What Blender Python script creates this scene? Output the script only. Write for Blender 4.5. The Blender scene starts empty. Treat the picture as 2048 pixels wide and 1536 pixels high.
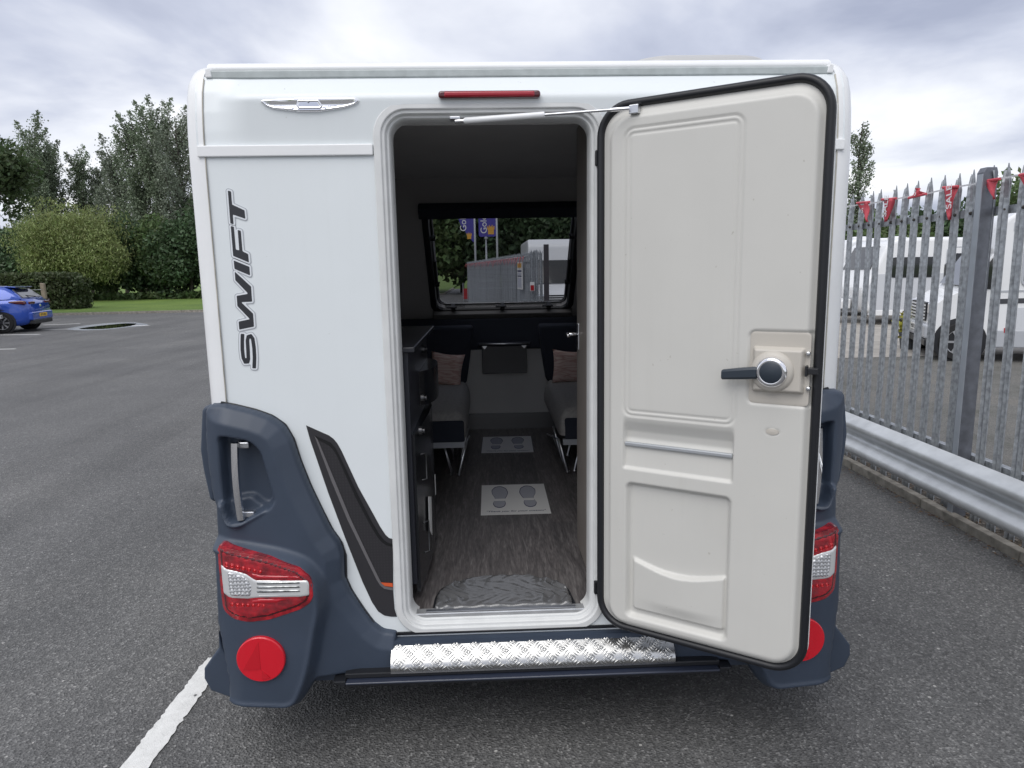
import bpy, bmesh, math, random
import numpy as np
from mathutils import Vector, Matrix
random.seed(7); rng = np.random.default_rng(11)
SC = bpy.context.scene
COL = SC.collection
rad = math.radians

# ------------------------------------------------------------------ camera
CAM = np.array([-0.137, -2.298, 1.70]); FPX = 1380.0
def cam_axes(p, r, y):
    cy, sy, cp, sp, cr, sr = math.cos(y), math.sin(y), math.cos(p), math.sin(p), math.cos(r), math.sin(r)
    f = np.array([sy*cp, cy*cp, -sp]); r0 = np.array([cy, -sy, 0.]); u0 = np.cross(r0, f)
    return cr*r0+sr*u0, -sr*r0+cr*u0, f
AX, AY, AZ = cam_axes(rad(9.5), rad(-0.99), rad(1.98))
cd = bpy.data.cameras.new('camera'); cam = bpy.data.objects.new('camera', cd); COL.objects.link(cam)
cam.matrix_world = Matrix(((AX[0], AY[0], -AZ[0], CAM[0]), (AX[1], AY[1], -AZ[1], CAM[1]), (AX[2], AY[2], -AZ[2], CAM[2]), (0, 0, 0, 1)))
cd.sensor_width = 36; cd.lens = 36*FPX/2048; cd.clip_start = 0.05; cd.clip_end = 2000
SC.camera = cam

# ------------------------------------------------------------------ sky, sun, exposure
SUN = Vector((-0.40, -0.66, 1.02)).normalized()
W = bpy.data.worlds.new('World'); SC.world = W; W.use_nodes = True
nt = W.node_tree; nt.nodes.clear()
def N(tree, t, **k):
    n = tree.nodes.new(t)
    for a, b in k.items(): setattr(n, a, b)
    return n
def math_node(tree, op, a, b=None, c=None):
    n = N(tree, 'ShaderNodeMath', operation=op)
    for i, v in enumerate((a, b, c)):
        if v is None: continue
        if isinstance(v, (int, float)): n.inputs[i].default_value = v
        else: tree.links.new(v, n.inputs[i])
    return n.outputs[0]
def ramp(tree, fac, stops):
    r = N(tree, 'ShaderNodeValToRGB'); cr = r.color_ramp
    while len(cr.elements) < len(stops): cr.elements.new(0.5)
    for e, (p, c) in zip(cr.elements, stops): e.position = p; e.color = (*c, 1) if len(c) == 3 else c
    tree.links.new(fac, r.inputs[0]); return r.outputs[0]
sky = N(nt, 'ShaderNodeTexSky', sky_type='NISHITA', sun_disc=False)
sky.sun_elevation = math.asin(SUN.z); sky.sun_rotation = math.atan2(SUN.x, SUN.y); sky.air_density = 1.0; sky.dust_density = 2.0
tc = N(nt, 'ShaderNodeTexCoord'); sx = N(nt, 'ShaderNodeSeparateXYZ'); nt.links.new(tc.outputs['Generated'], sx.inputs[0])
zz = math_node(nt, 'ADD', math_node(nt, 'MAXIMUM', sx.outputs[2], 0.0), 0.16)
cx = N(nt, 'ShaderNodeCombineXYZ')
nt.links.new(math_node(nt, 'DIVIDE', sx.outputs[0], zz), cx.inputs[0]); nt.links.new(math_node(nt, 'DIVIDE', sx.outputs[1], zz), cx.inputs[1])
n1 = N(nt, 'ShaderNodeTexNoise'); n1.inputs['Scale'].default_value = 0.9; n1.inputs['Detail'].default_value = 7; n1.inputs['Roughness'].default_value = 0.5; n1.inputs['Distortion'].default_value = 0.35
nt.links.new(cx.outputs[0], n1.inputs['Vector'])
cl = ramp(nt, n1.outputs[0], [(0.33, (0.36, 0.39, 0.50)), (0.44, (0.53, 0.56, 0.665)), (0.54, (0.75, 0.77, 0.835)), (0.65, (0.97, 0.975, 1.0))])
sk = N(nt, 'ShaderNodeVectorMath', operation='SCALE'); nt.links.new(sky.outputs[0], sk.inputs[0]); sk.inputs['Scale'].default_value = 0.10
mx = N(nt, 'ShaderNodeMixRGB'); mx.inputs[0].default_value = 0.90
nt.links.new(sk.outputs[0], mx.inputs[1]); nt.links.new(cl, mx.inputs[2])
bg = N(nt, 'ShaderNodeBackground'); bg.inputs[1].default_value = 1.0
nt.links.new(mx.outputs[0], bg.inputs[0])
wo = N(nt, 'ShaderNodeOutputWorld'); nt.links.new(bg.outputs[0], wo.inputs[0])
sd = bpy.data.lights.new('sun', 'SUN'); sd.energy = 1.5; sd.angle = rad(52); sd.color = (1.0, 0.975, 0.94)
sun = bpy.data.objects.new('sun', sd); COL.objects.link(sun); sun.rotation_euler = (-SUN).to_track_quat('-Z', 'Y').to_euler(); sun.location = (0, 0, 30)
vs = SC.view_settings; vs.view_transform = 'Standard'; vs.look = 'None'; vs.gamma = 1; vs.exposure = 0.33; vs.use_curve_mapping = False
SC.cycles.use_denoising = True; SC.cycles.max_bounces = 8; SC.cycles.transparent_max_bounces = 12

# ------------------------------------------------------------------ measuring helpers: a sight line met with a real plane
def ray(px, py): return AX*(px-1024)/FPX-AY*(py-768)/FPX+AZ
def atY(px, py, Y=0.0):
    d = ray(px, py); t = (Y-CAM[1])/d[1]; return CAM+t*d
def atZ(px, py, Z=0.0):
    d = ray(px, py); t = (Z-CAM[2])/d[2]; return CAM+t*d
def XZ(pts, Y=0.0):
    return [tuple(atY(a, b, Y)[[0, 2]]) for a, b in pts]

# ------------------------------------------------------------------ materials
MATS = {}
def mat(name, col, rough=0.5, metal=0.0, spec=0.5, coat=0.0, var=0.0, vscale=6.0, bump=0.0, bscale=60.0, emit=None, island=0.0, trans=0.0, rvar=0.0):
    if name in MATS: return MATS[name]
    m = bpy.data.materials.new(name); m.use_nodes = True; t = m.node_tree; p = t.nodes['Principled BSDF']
    p.inputs['Base Color'].default_value = (*col, 1); p.inputs['Roughness'].default_value = rough
    p.inputs['Metallic'].default_value = metal; p.inputs['Specular IOR Level'].default_value = spec
    p.inputs['Coat Weight'].default_value = coat; p.inputs['Transmission Weight'].default_value = trans
    if var or bump or rvar:
        c = N(t, 'ShaderNodeTexCoord')
    src = None
    if var:
        n = N(t, 'ShaderNodeTexNoise'); n.inputs['Scale'].default_value = vscale; n.inputs['Detail'].default_value = 6
        t.links.new(c.outputs['Object'], n.inputs['Vector'])
        lo = tuple(max(0, x*(1-var)) for x in col); hi = tuple(min(1, x*(1+var)) for x in col)
        src = ramp(t, n.outputs[0], [(0.3, lo), (0.7, hi)])
        t.links.new(src, p.inputs['Base Color'])
        if rvar:
            mr = N(t, 'ShaderNodeMapRange'); mr.inputs[3].default_value = rough-rvar; mr.inputs[4].default_value = rough+rvar
            t.links.new(n.outputs[0], mr.inputs[0]); t.links.new(mr.outputs[0], p.inputs['Roughness'])
    if island:
        g = N(t, 'ShaderNodeNewGeometry'); h = N(t, 'ShaderNodeHueSaturation')
        if src: t.links.new(src, h.inputs['Color'])
        else: h.inputs['Color'].default_value = (*col, 1)
        a = N(t, 'ShaderNodeMapRange'); a.inputs[3].default_value = 1-island; a.inputs[4].default_value = 1+island
        t.links.new(g.outputs['Random Per Island'], a.inputs[0]); t.links.new(a.outputs[0], h.inputs['Value'])
        b = N(t, 'ShaderNodeMapRange'); b.inputs[3].default_value = 0.48; b.inputs[4].default_value = 0.52
        t.links.new(g.outputs['Random Per Island'], b.inputs[0]); t.links.new(b.outputs[0], h.inputs['Hue'])
        t.links.new(h.outputs[0], p.inputs['Base Color'])
    if bump:
        n = N(t, 'ShaderNodeTexNoise'); n.inputs['Scale'].default_value = bscale; n.inputs['Detail'].default_value = 4
        t.links.new(c.outputs['Object'], n.inputs['Vector'])
        bm_ = N(t, 'ShaderNodeBump'); bm_.inputs['Strength'].default_value = bump; bm_.inputs['Distance'].default_value = 0.004
        t.links.new(n.outputs[0], bm_.inputs['Height']); t.links.new(bm_.outputs[0], p.inputs['Normal'])
    if emit:
        p.inputs['Emission Color'].default_value = (*emit, 1); p.inputs['Emission Strength'].default_value = 1
    MATS[name] = m; return m
def leaf_mat(name, col, var=0.3):
    m = mat(name, col, rough=0.5, spec=0.35, var=0.25, vscale=0.8, island=var)
    t = m.node_tree; p = t.nodes['Principled BSDF']; o = t.nodes['Material Output']
    tr = N(t, 'ShaderNodeBsdfTranslucent'); ad = N(t, 'ShaderNodeMixShader'); ad.inputs[0].default_value = 0.3
    l = p.inputs['Base Color'].links[0].from_socket
    t.links.new(l, tr.inputs[0]); t.links.new(p.outputs[0], ad.inputs[1]); t.links.new(tr.outputs[0], ad.inputs[2]); t.links.new(ad.outputs[0], o.inputs[0])
    return m

WHITE = mat('white_bodywork', (0.735, 0.775, 0.79), 0.34, coat=0.15, var=0.018, vscale=3, bump=0.012, bscale=90)
def body_dirt(m, amt):
    t = m.node_tree; p = t.nodes['Principled BSDF']; c = N(t, 'ShaderNodeTexCoord').outputs['Object']
    mp = N(t, 'ShaderNodeMapping'); mp.inputs['Scale'].default_value = (38, 38, 1.6); t.links.new(c, mp.inputs[0])
    n = N(t, 'ShaderNodeTexNoise'); n.inputs['Scale'].default_value = 1.0; n.inputs['Detail'].default_value = 5; t.links.new(mp.outputs[0], n.inputs['Vector'])
    k = N(t, 'ShaderNodeTexNoise'); k.inputs['Scale'].default_value = 55; k.inputs['Detail'].default_value = 2; t.links.new(c, k.inputs['Vector'])
    g = N(t, 'ShaderNodeTexNoise'); g.inputs['Scale'].default_value = 2.2; g.inputs['Detail'].default_value = 3; t.links.new(c, g.inputs['Vector'])
    l = p.inputs['Base Color'].links[0].from_socket
    a = ramp(t, n.outputs[0], [(0.50, (1, 1, 1)), (0.72, (1-amt, 1-amt*1.05, 1-amt*1.2))]); b = ramp(t, k.outputs[0], [(0.22, (0.72, 0.70, 0.66)), (0.255, (1, 1, 1))])
    x = N(t, 'ShaderNodeMixRGB', blend_type='MULTIPLY'); t.links.new(ramp(t, g.outputs[0], [(0.4, (0.1, 0.1, 0.1)), (0.65, (1, 1, 1))]), x.inputs[0]); t.links.new(l, x.inputs[1]); t.links.new(a, x.inputs[2])
    y = N(t, 'ShaderNodeMixRGB', blend_type='MULTIPLY'); y.inputs[0].default_value = 0.7; t.links.new(x.outputs[0], y.inputs[1]); t.links.new(b, y.inputs[2]); t.links.new(y.outputs[0], p.inputs['Base Color'])
    r = N(t, 'ShaderNodeMapRange'); r.inputs[3].default_value = p.inputs['Roughness'].default_value-0.08; r.inputs[4].default_value = p.inputs['Roughness'].default_value+0.10; t.links.new(g.outputs[0], r.inputs[0]); t.links.new(r.outputs[0], p.inputs['Roughness'])
body_dirt(WHITE, 0.012)
TRIMW = mat('white_trim', (0.80, 0.81, 0.815), 0.30, var=0.02, vscale=9)
GUTTER = mat('grey_seal_strip', (0.42, 0.46, 0.46), 0.45, var=0.10, vscale=30)
FRAMEW = mat('door_frame_paint', (0.66, 0.67, 0.665), 0.33, var=0.05, vscale=14)
CREAM = mat('cream_lining', (0.575, 0.568, 0.535), 0.40, var=0.02, vscale=5, bump=0.02, bscale=400)
body_dirt(CREAM, 0.025)
CREAM2 = mat('beige_lock_plastic', (0.50, 0.47, 0.42), 0.4, var=0.02)
NAVY = mat('navy_plastic', (0.040, 0.055, 0.083), 0.45, var=0.10, vscale=5, bump=0.10, bscale=420)
NAVY2 = mat('navy_recess_plastic', (0.028, 0.040, 0.062), 0.5, bump=0.05, bscale=700)
RUBBER = mat('black_rubber', (0.008, 0.009, 0.012), 0.45)
BLACKP = mat('black_plastic', (0.012, 0.013, 0.016), 0.4)
SLATE = mat('slate_lever_plastic', (0.022, 0.032, 0.045), 0.45)
CHROME = mat('chrome', (0.88, 0.88, 0.90), 0.06, metal=1)
STEEL = mat('satin_steel', (0.62, 0.63, 0.65), 0.28, metal=1)
ALU = mat('checker_aluminium', (0.55, 0.55, 0.54), 0.22, metal=1, var=0.08, vscale=14, rvar=0.08)
REDL = mat('red_lens', (0.42, 0.004, 0.014), 0.12, coat=0.6, spec=0.6)
REDD = mat('dark_red_lens', (0.075, 0.001, 0.005), 0.10, coat=0.8)
REDB = mat('red_led', (0.60, 0.012, 0.018), 0.12, coat=0.8, metal=0.3)
REDR = mat('red_reflector', (0.62, 0.006, 0.02), 0.22, coat=0.5, bump=0.2, bscale=900)
LAMPS = mat('lamp_silver', (0.72, 0.73, 0.73), 0.25, metal=0.35, coat=0.6)
LED = mat('clear_led', (0.85, 0.86, 0.88), 0.08, metal=0.85)
DECALD = mat('charcoal_decal', (0.030, 0.029, 0.033), 0.38, var=0.04)
DECALG = mat('grey_decal', (0.13, 0.125, 0.13), 0.38)
DECALO = mat('orange_decal', (0.62, 0.10, 0.03), 0.4)
LETTER = mat('letter_charcoal', (0.026, 0.028, 0.034), 0.35)
LSILV = mat('letter_silver', (0.42, 0.44, 0.47), 0.35)
LWHITE = mat('letter_white', (0.72, 0.75, 0.78), 0.3)
PAPER = mat('white_card', (0.86, 0.855, 0.84), 0.55, var=0.02)
INKG = mat('print_grey_blue', (0.46, 0.47, 0.53), 0.6)
INKD = mat('print_navy', (0.04, 0.04, 0.12), 0.6)
GALV = mat('galvanised_steel', (0.33, 0.35, 0.37), 0.5, metal=0.4, var=0.34, vscale=34, bump=0.05, bscale=60)
GALVB = mat('bright_galvanised_steel', (0.60, 0.62, 0.63), 0.38, metal=0.5, var=0.14, vscale=7, rvar=0.1)
BOLT = mat('rusty_bolt', (0.04, 0.035, 0.03), 0.7)
PVCRED = mat('red_bunting_plastic', (0.56, 0.075, 0.10), 0.45, trans=0.0)
PVCW = mat('white_tape', (0.72, 0.72, 0.73), 0.5)
CONC = mat('kerb_concrete', (0.27, 0.25, 0.215), 0.85, var=0.35, vscale=14, bump=0.6, bscale=90)
WOODP = mat('weathered_wood', (0.27, 0.22, 0.17), 0.8, var=0.25, vscale=4)
BARK = mat('bark', (0.07, 0.06, 0.05), 0.9, var=0.3, vscale=3)
TYRE = mat('tyre', (0.013, 0.013, 0.014), 0.75)
ALLOY = mat('alloy', (0.5, 0.51, 0.53), 0.3, metal=0.8)
CARBLUE = mat('blue_car_paint', (0.010, 0.060, 0.38), 0.22, coat=1.0, metal=0.2)
CARGLASS = mat('car_glass', (0.012, 0.014, 0.016), 0.05, coat=0.5)
CARDARK = mat('dark_car_paint', (0.018, 0.02, 0.024), 0.25, coat=1.0)
PLATEY = mat('yellow_plate', (0.75, 0.48, 0.06), 0.4)
PLATEW = mat('white_plate', (0.78, 0.78, 0.76), 0.4)
VEHW = mat('vehicle_white', (0.78, 0.79, 0.80), 0.3, coat=0.3)
VEHG = mat('vehicle_grey', (0.42, 0.44, 0.47), 0.35, coat=0.2)
STRIPE = mat('vehicle_stripe', (0.05, 0.052, 0.06), 0.4)
PURPLE = mat('purple_flag', (0.065, 0.055, 0.30), 0.7)
GOLD = mat('gold_print', (0.62, 0.33, 0.05), 0.6)
INT_WALL = mat('interior_wallboard', (0.60, 0.59, 0.575), 0.55, var=0.03)
INT_CEIL = mat('interior_ceiling', (0.58, 0.575, 0.57), 0.6, var=0.03)
INT_NAVY = mat('interior_navy_fabric', (0.022, 0.027, 0.042), 0.85, bump=0.2, bscale=500)
INT_DARK = mat('kitchen_dark_laminate', (0.016, 0.018, 0.026), 0.35)
FABG = mat('grey_upholstery', (0.36, 0.35, 0.335), 0.9, var=0.15, vscale=60, bump=0.4, bscale=500)
FRIDGE = mat('fridge_black', (0.008, 0.009, 0.012), 0.18)
WORKTOP = mat('dark_glass_worktop', (0.02, 0.022, 0.028), 0.3)
WASH = mat('washroom_wall', (0.26, 0.235, 0.215), 0.5, var=0.06, vscale=8)

def node_mat(name, build):
    m = bpy.data.materials.new(name); m.use_nodes = True; build(m.node_tree, m.node_tree.nodes['Principled BSDF']); MATS[name] = m; return m
def tex(t, kind, vec, **k):
    n = N(t, kind)
    for a, b in k.items(): n.inputs[a].default_value = b
    t.links.new(vec, n.inputs['Vector']); return n
def bumpn(t, p, h, strength, dist, prev=None):
    b = N(t, 'ShaderNodeBump'); b.inputs['Strength'].default_value = strength; b.inputs['Distance'].default_value = dist
    t.links.new(h, b.inputs['Height'])
    if prev: t.links.new(prev, b.inputs['Normal'])
    t.links.new(b.outputs[0], p.inputs['Normal']); return b.outputs[0]
def mixc(t, fac, a, b, mode='MIX'):
    n = N(t, 'ShaderNodeMixRGB', blend_type=mode)
    for i, v in enumerate((fac, a, b)):
        if isinstance(v, (int, float)): n.inputs[i].default_value = v
        elif isinstance(v, tuple): n.inputs[i].default_value = (*v, 1)
        else: t.links.new(v, n.inputs[i])
    return n.outputs[0]
def red_cells(t, p):
    c = N(t, 'ShaderNodeTexCoord').outputs['Object']
    v = tex(t, 'ShaderNodeTexVoronoi', c, Scale=105.0); w = tex(t, 'ShaderNodeTexVoronoi', c, Scale=300.0); n = tex(t, 'ShaderNodeTexNoise', c, Scale=24.0, Detail=2.0)
    a = ramp(t, v.outputs['Color'], [(0.15, (0.18, 0.002, 0.008)), (0.6, (0.32, 0.004, 0.014)), (0.95, (0.75, 0.02, 0.028))])
    b = ramp(t, n.outputs[0], [(0.42, (0.55, 0.55, 0.55)), (0.58, (1.15, 1.15, 1.15))])
    t.links.new(mixc(t, 1.0, a, b, 'MULTIPLY'), p.inputs['Base Color']); p.inputs['Roughness'].default_value = 0.25; p.inputs['Coat Weight'].default_value = 1.0; p.inputs['Coat Roughness'].default_value = 0.03
    bumpn(t, p, w.outputs['Distance'], 0.3, 0.002)
def red_prisms(t, p):
    c = N(t, 'ShaderNodeTexCoord').outputs['Object']
    w = N(t, 'ShaderNodeTexWave'); w.bands_direction = 'Z'; w.inputs['Scale'].default_value = 70; w.inputs['Distortion'].default_value = 0.6; t.links.new(c, w.inputs['Vector'])
    n = tex(t, 'ShaderNodeTexNoise', c, Scale=30.0, Detail=3.0)
    t.links.new(ramp(t, n.outputs[0], [(0.35, (0.17, 0.002, 0.008)), (0.55, (0.36, 0.004, 0.014)), (0.7, (0.55, 0.012, 0.022))]), p.inputs['Base Color']); p.inputs['Roughness'].default_value = 0.22; p.inputs['Coat Weight'].default_value = 1.0; p.inputs['Coat Roughness'].default_value = 0.02
    bumpn(t, p, w.outputs[0], 0.35, 0.002)
REDC = node_mat('red_lens_prisms', red_prisms)
def led_cells(t, p):
    c = N(t, 'ShaderNodeTexCoord').outputs['Object']
    v = tex(t, 'ShaderNodeTexVoronoi', c, Scale=82.0, Randomness=0.25)
    t.links.new(ramp(t, v.outputs['Distance'], [(0.0, (1.0, 1.0, 1.0)), (0.28, (0.80, 0.81, 0.83)), (0.42, (0.30, 0.31, 0.33)), (0.6, (0.6, 0.61, 0.62))]), p.inputs['Base Color']); p.inputs['Metallic'].default_value = 0.3; p.inputs['Roughness'].default_value = 0.15; p.inputs['Coat Weight'].default_value = 1.0
    bumpn(t, p, v.outputs['Distance'], 0.8, 0.006)
LEDC = node_mat('led_reflector_cells', led_cells)
def asphalt(t, p):
    c = N(t, 'ShaderNodeTexCoord').outputs['Object']
    v = tex(t, 'ShaderNodeTexVoronoi', c, Scale=118.0, Randomness=1.0)
    stones = ramp(t, v.outputs['Color'], [(0.12, (0.050, 0.050, 0.050)), (0.45, (0.108, 0.108, 0.107)), (0.72, (0.165, 0.164, 0.161)), (0.97, (0.40, 0.395, 0.385))])
    f = tex(t, 'ShaderNodeTexNoise', c, Scale=150.0, Detail=3.0)
    col = mixc(t, 0.38, stones, ramp(t, f.outputs[0], [(0.3, (0.05, 0.05, 0.0495)), (0.7, (0.165, 0.163, 0.158))]))
    big = tex(t, 'ShaderNodeTexNoise', c, Scale=0.55, Detail=5.0, Roughness=0.6)
    col = mixc(t, 1.0, col, ramp(t, big.outputs[0], [(0.30, (0.80, 0.80, 0.81)), (0.52, (1.0, 1.0, 1.0)), (0.72, (1.22, 1.21, 1.19))]), 'MULTIPLY')
    wet = tex(t, 'ShaderNodeTexNoise', c, Scale=3.2, Detail=5.0, Roughness=0.65)
    spots = ramp(t, wet.outputs[0], [(0.23, (0.35, 0.35, 0.35)), (0.28, (1, 1, 1))])
    col = mixc(t, 1.0, col, spots, 'MULTIPLY')
    wv = tex(t, 'ShaderNodeTexNoise', c, Scale=2.0, Detail=3.0)
    vm = N(t, 'ShaderNodeVectorMath', operation='MULTIPLY_ADD'); t.links.new(wv.outputs['Color'], vm.inputs[0]); vm.inputs[1].default_value = (0.5, 0.5, 0.5); t.links.new(c, vm.inputs[2])
    ck = tex(t, 'ShaderNodeTexVoronoi', vm.outputs[0], Scale=0.33); ck.feature = 'DISTANCE_TO_EDGE'
    col = mixc(t, 1.0, col, ramp(t, ck.outputs[0], [(0.0, (0.9, 0.9, 0.9)), (0.003, (1, 1, 1))]), 'MULTIPLY')
    sp = tex(t, 'ShaderNodeTexVoronoi', c, Scale=15.0)
    dot = math_node(t, 'MULTIPLY', math_node(t, 'LESS_THAN', sp.outputs['Distance'], 0.10), math_node(t, 'GREATER_THAN', sp.outputs['Color'], 0.72))
    col = mixc(t, dot, col, (0.42, 0.41, 0.39))
    mp = N(t, 'ShaderNodeMapping'); mp.inputs['Scale'].default_value = (2.2, 0.12, 1); mp.inputs['Rotation'].default_value = (0, 0, 0.12); t.links.new(c, mp.inputs[0])
    tr = tex(t, 'ShaderNodeTexNoise', mp.outputs[0], Scale=1.0, Detail=4.0)
    col = mixc(t, 1.0, col, ramp(t, tr.outputs[0], [(0.35, (0.86, 0.86, 0.86)), (0.55, (1.04, 1.04, 1.04))]), 'MULTIPLY')
    t.links.new(col, p.inputs['Base Color'])
    p.inputs['Roughness'].default_value = 0.62; p.inputs['Specular IOR Level'].default_value = 0.42
    h = bumpn(t, p, v.outputs['Distance'], 0.75, 0.008)
    bumpn(t, p, f.outputs[0], 0.5, 0.004, h)
ASPH = node_mat('asphalt', asphalt)
def yard(t, p):
    c = N(t, 'ShaderNodeTexCoord').outputs['Object']
    f = tex(t, 'ShaderNodeTexNoise', c, Scale=70.0, Detail=4.0, Roughness=0.7)
    big = tex(t, 'ShaderNodeTexNoise', c, Scale=0.9, Detail=6.0, Roughness=0.65)
    a = ramp(t, f.outputs[0], [(0.3, (0.06, 0.06, 0.057)), (0.7, (0.21, 0.205, 0.19))])
    b = ramp(t, big.outputs[0], [(0.32, (0.60, 0.62, 0.55)), (0.5, (1, 1, 1)), (0.7, (1.15, 1.1, 1.05))])
    t.links.new(mixc(t, 1.0, a, b, 'MULTIPLY'), p.inputs['Base Color']); p.inputs['Roughness'].default_value = 0.9
    bumpn(t, p, f.outputs[0], 0.8, 0.01)
YARD = node_mat('worn_yard_surface', yard)
CONCRETE = mat('pale_concrete_apron', (0.33, 0.31, 0.28), 0.85, var=0.16, vscale=2.5)
def litter_soil(t, p):
    c = N(t, 'ShaderNodeTexCoord').outputs['Object']
    v = tex(t, 'ShaderNodeTexVoronoi', c, Scale=55.0)
    f = tex(t, 'ShaderNodeTexNoise', c, Scale=5.0, Detail=6.0, Roughness=0.7)
    a = ramp(t, v.outputs['Color'], [(0.0, (0.03, 0.028, 0.025)), (0.7, (0.12, 0.11, 0.10)), (1.0, (0.34, 0.32, 0.30))])
    b = ramp(t, f.outputs[0], [(0.40, (1, 1, 1)), (0.58, (0.75, 0.62, 0.45)), (0.70, (0.62, 0.70, 0.30))])
    t.links.new(mixc(t, 1.0, a, b, 'MULTIPLY'), p.inputs['Base Color']); p.inputs['Roughness'].default_value = 0.95
    bumpn(t, p, v.outputs['Distance'], 1.0, 0.02)
SOIL = node_mat('gravel_and_litter', litter_soil)
def lawn(t, p):
    c = N(t, 'ShaderNodeTexCoord').outputs['Object']
    f = tex(t, 'ShaderNodeTexNoise', c, Scale=9.0, Detail=8.0, Roughness=0.75)
    g = tex(t, 'ShaderNodeTexNoise', c, Scale=0.5, Detail=4.0)
    a = ramp(t, f.outputs[0], [(0.3, (0.06, 0.105, 0.018)), (0.55, (0.125, 0.20, 0.032)), (0.75, (0.21, 0.27, 0.06))])
    b = ramp(t, g.outputs[0], [(0.35, (0.8, 0.85, 0.8)), (0.65, (1.12, 1.08, 1.0))])
    t.links.new(mixc(t, 1.0, a, b, 'MULTIPLY'), p.inputs['Base Color']); p.inputs['Roughness'].default_value = 0.9
    bumpn(t, p, f.outputs[0], 1.0, 0.03)
LAWN = node_mat('mown_grass', lawn)
def paint(t, p):
    c = N(t, 'ShaderNodeTexCoord').outputs['Object']
    f = tex(t, 'ShaderNodeTexNoise', c, Scale=18.0, Detail=6.0, Roughness=0.7)
    v = tex(t, 'ShaderNodeTexVoronoi', c, Scale=22.0); v.feature = 'DISTANCE_TO_EDGE'
    w = ramp(t, f.outputs[0], [(0.31, (0.08, 0.08, 0.082)), (0.335, (0.66, 0.66, 0.64)), (0.7, (0.82, 0.82, 0.80))])
    cr = ramp(t, v.outputs[0], [(0.0, (0.86, 0.86, 0.86)), (0.02, (1, 1, 1))])
    g = tex(t, 'ShaderNodeTexNoise', c, Scale=250.0, Detail=2.0)
    t.links.new(mixc(t, 1.0, mixc(t, 1.0, w, cr, 'MULTIPLY'), ramp(t, g.outputs[0], [(0.3, (0.8, 0.8, 0.8)), (0.5, (1, 1, 1))]), 'MULTIPLY'), p.inputs['Base Color'])
    p.inputs['Roughness'].default_value = 0.7; bumpn(t, p, g.outputs[0], 0.5, 0.003)
PAINT = node_mat('worn_road_paint', paint)
def woodfloor(t, p):
    c = N(t, 'ShaderNodeTexCoord').outputs['Object']
    mp = N(t, 'ShaderNodeMapping'); mp.inputs['Scale'].default_value = (1, 0.09, 1); t.links.new(c, mp.inputs[0])
    br = N(t, 'ShaderNodeTexBrick'); br.offset = 0.4; br.inputs['Scale'].default_value = 1.0
    mb = N(t, 'ShaderNodeMapping'); mb.inputs['Rotation'].default_value = (0, 0, rad(90)); t.links.new(c, mb.inputs[0])
    br.inputs['Color1'].default_value = (0.85, 0.85, 0.85, 1); br.inputs['Color2'].default_value = (1.15, 1.12, 1.1, 1); br.inputs['Mortar'].default_value = (0.7, 0.7, 0.7, 1)
    br.inputs['Brick Width'].default_value = 0.9; br.inputs['Row Height'].default_value = 0.145; br.inputs['Mortar Size'].default_value = 0.0015
    t.links.new(mb.outputs[0], br.inputs['Vector'])
    g = tex(t, 'ShaderNodeTexNoise', mp.outputs[0], Scale=42.0, Detail=8.0, Roughness=0.62, Distortion=1.6)
    h = tex(t, 'ShaderNodeTexNoise', mp.outputs[0], Scale=260.0, Detail=3.0)
    a = ramp(t, g.outputs[0], [(0.30, (0.066, 0.060, 0.060)), (0.5, (0.112, 0.103, 0.102)), (0.70, (0.20, 0.188, 0.185))])
    b = ramp(t, h.outputs[0], [(0.35, (0.75, 0.75, 0.75)), (0.65, (1.25, 1.25, 1.25))])
    t.links.new(mixc(t, 1.0, mixc(t, 1.0, a, b, 'MULTIPLY'), br.outputs['Color'], 'MULTIPLY'), p.inputs['Base Color'])
    p.inputs['Roughness'].default_value = 0.42; bumpn(t, p, h.outputs[0], 0.15, 0.002)
WOOD = node_mat('dark_oak_vinyl', woodfloor)
def film(t, p):
    c = N(t, 'ShaderNodeTexCoord').outputs['Object']
    p.inputs['Base Color'].default_value = (0.12, 0.121, 0.125, 1); p.inputs['Roughness'].default_value = 0.09; p.inputs['Specular IOR Level'].default_value = 0.7; p.inputs['Coat Weight'].default_value = 0.4
    n = tex(t, 'ShaderNodeTexNoise', c, Scale=9.0, Detail=6.0, Distortion=3.0)
    bumpn(t, p, n.outputs[0], 0.28, 0.010)
FILM = node_mat('crinkled_film', film)
def pillow(t, p):
    c = N(t, 'ShaderNodeTexCoord').outputs['Object']
    mp = N(t, 'ShaderNodeMapping'); mp.inputs['Scale'].default_value = (9, 9, 55); t.links.new(c, mp.inputs[0])
    v = tex(t, 'ShaderNodeTexNoise', mp.outputs[0], Scale=1.0, Detail=1.0)
    t.links.new(ramp(t, v.outputs[0], [(0.42, (0.78, 0.60, 0.54)), (0.5, (0.60, 0.36, 0.31)), (0.6, (0.80, 0.64, 0.57))]), p.inputs['Base Color']); p.inputs['Roughness'].default_value = 0.9
PILLOW = node_mat('pink_striped_cloth', pillow)
def glassy(t, p, tint=0.38):
    o = t.nodes['Material Output']; t.nodes.remove(p)
    a = N(t, 'ShaderNodeBsdfTransparent'); a.inputs[0].default_value = (tint, tint*1.02, tint*1.07, 1)
    g = N(t, 'ShaderNodeBsdfGlossy'); g.inputs[1].default_value = 0.02
    f = N(t, 'ShaderNodeFresnel'); f.inputs[0].default_value = 1.49
    m = N(t, 'ShaderNodeMixShader'); t.links.new(f.outputs[0], m.inputs[0]); t.links.new(a.outputs[0], m.inputs[1]); t.links.new(g.outputs[0], m.inputs[2]); t.links.new(m.outputs[0], o.inputs[0])
ACRYL = node_mat('tinted_acrylic', glassy)
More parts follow.
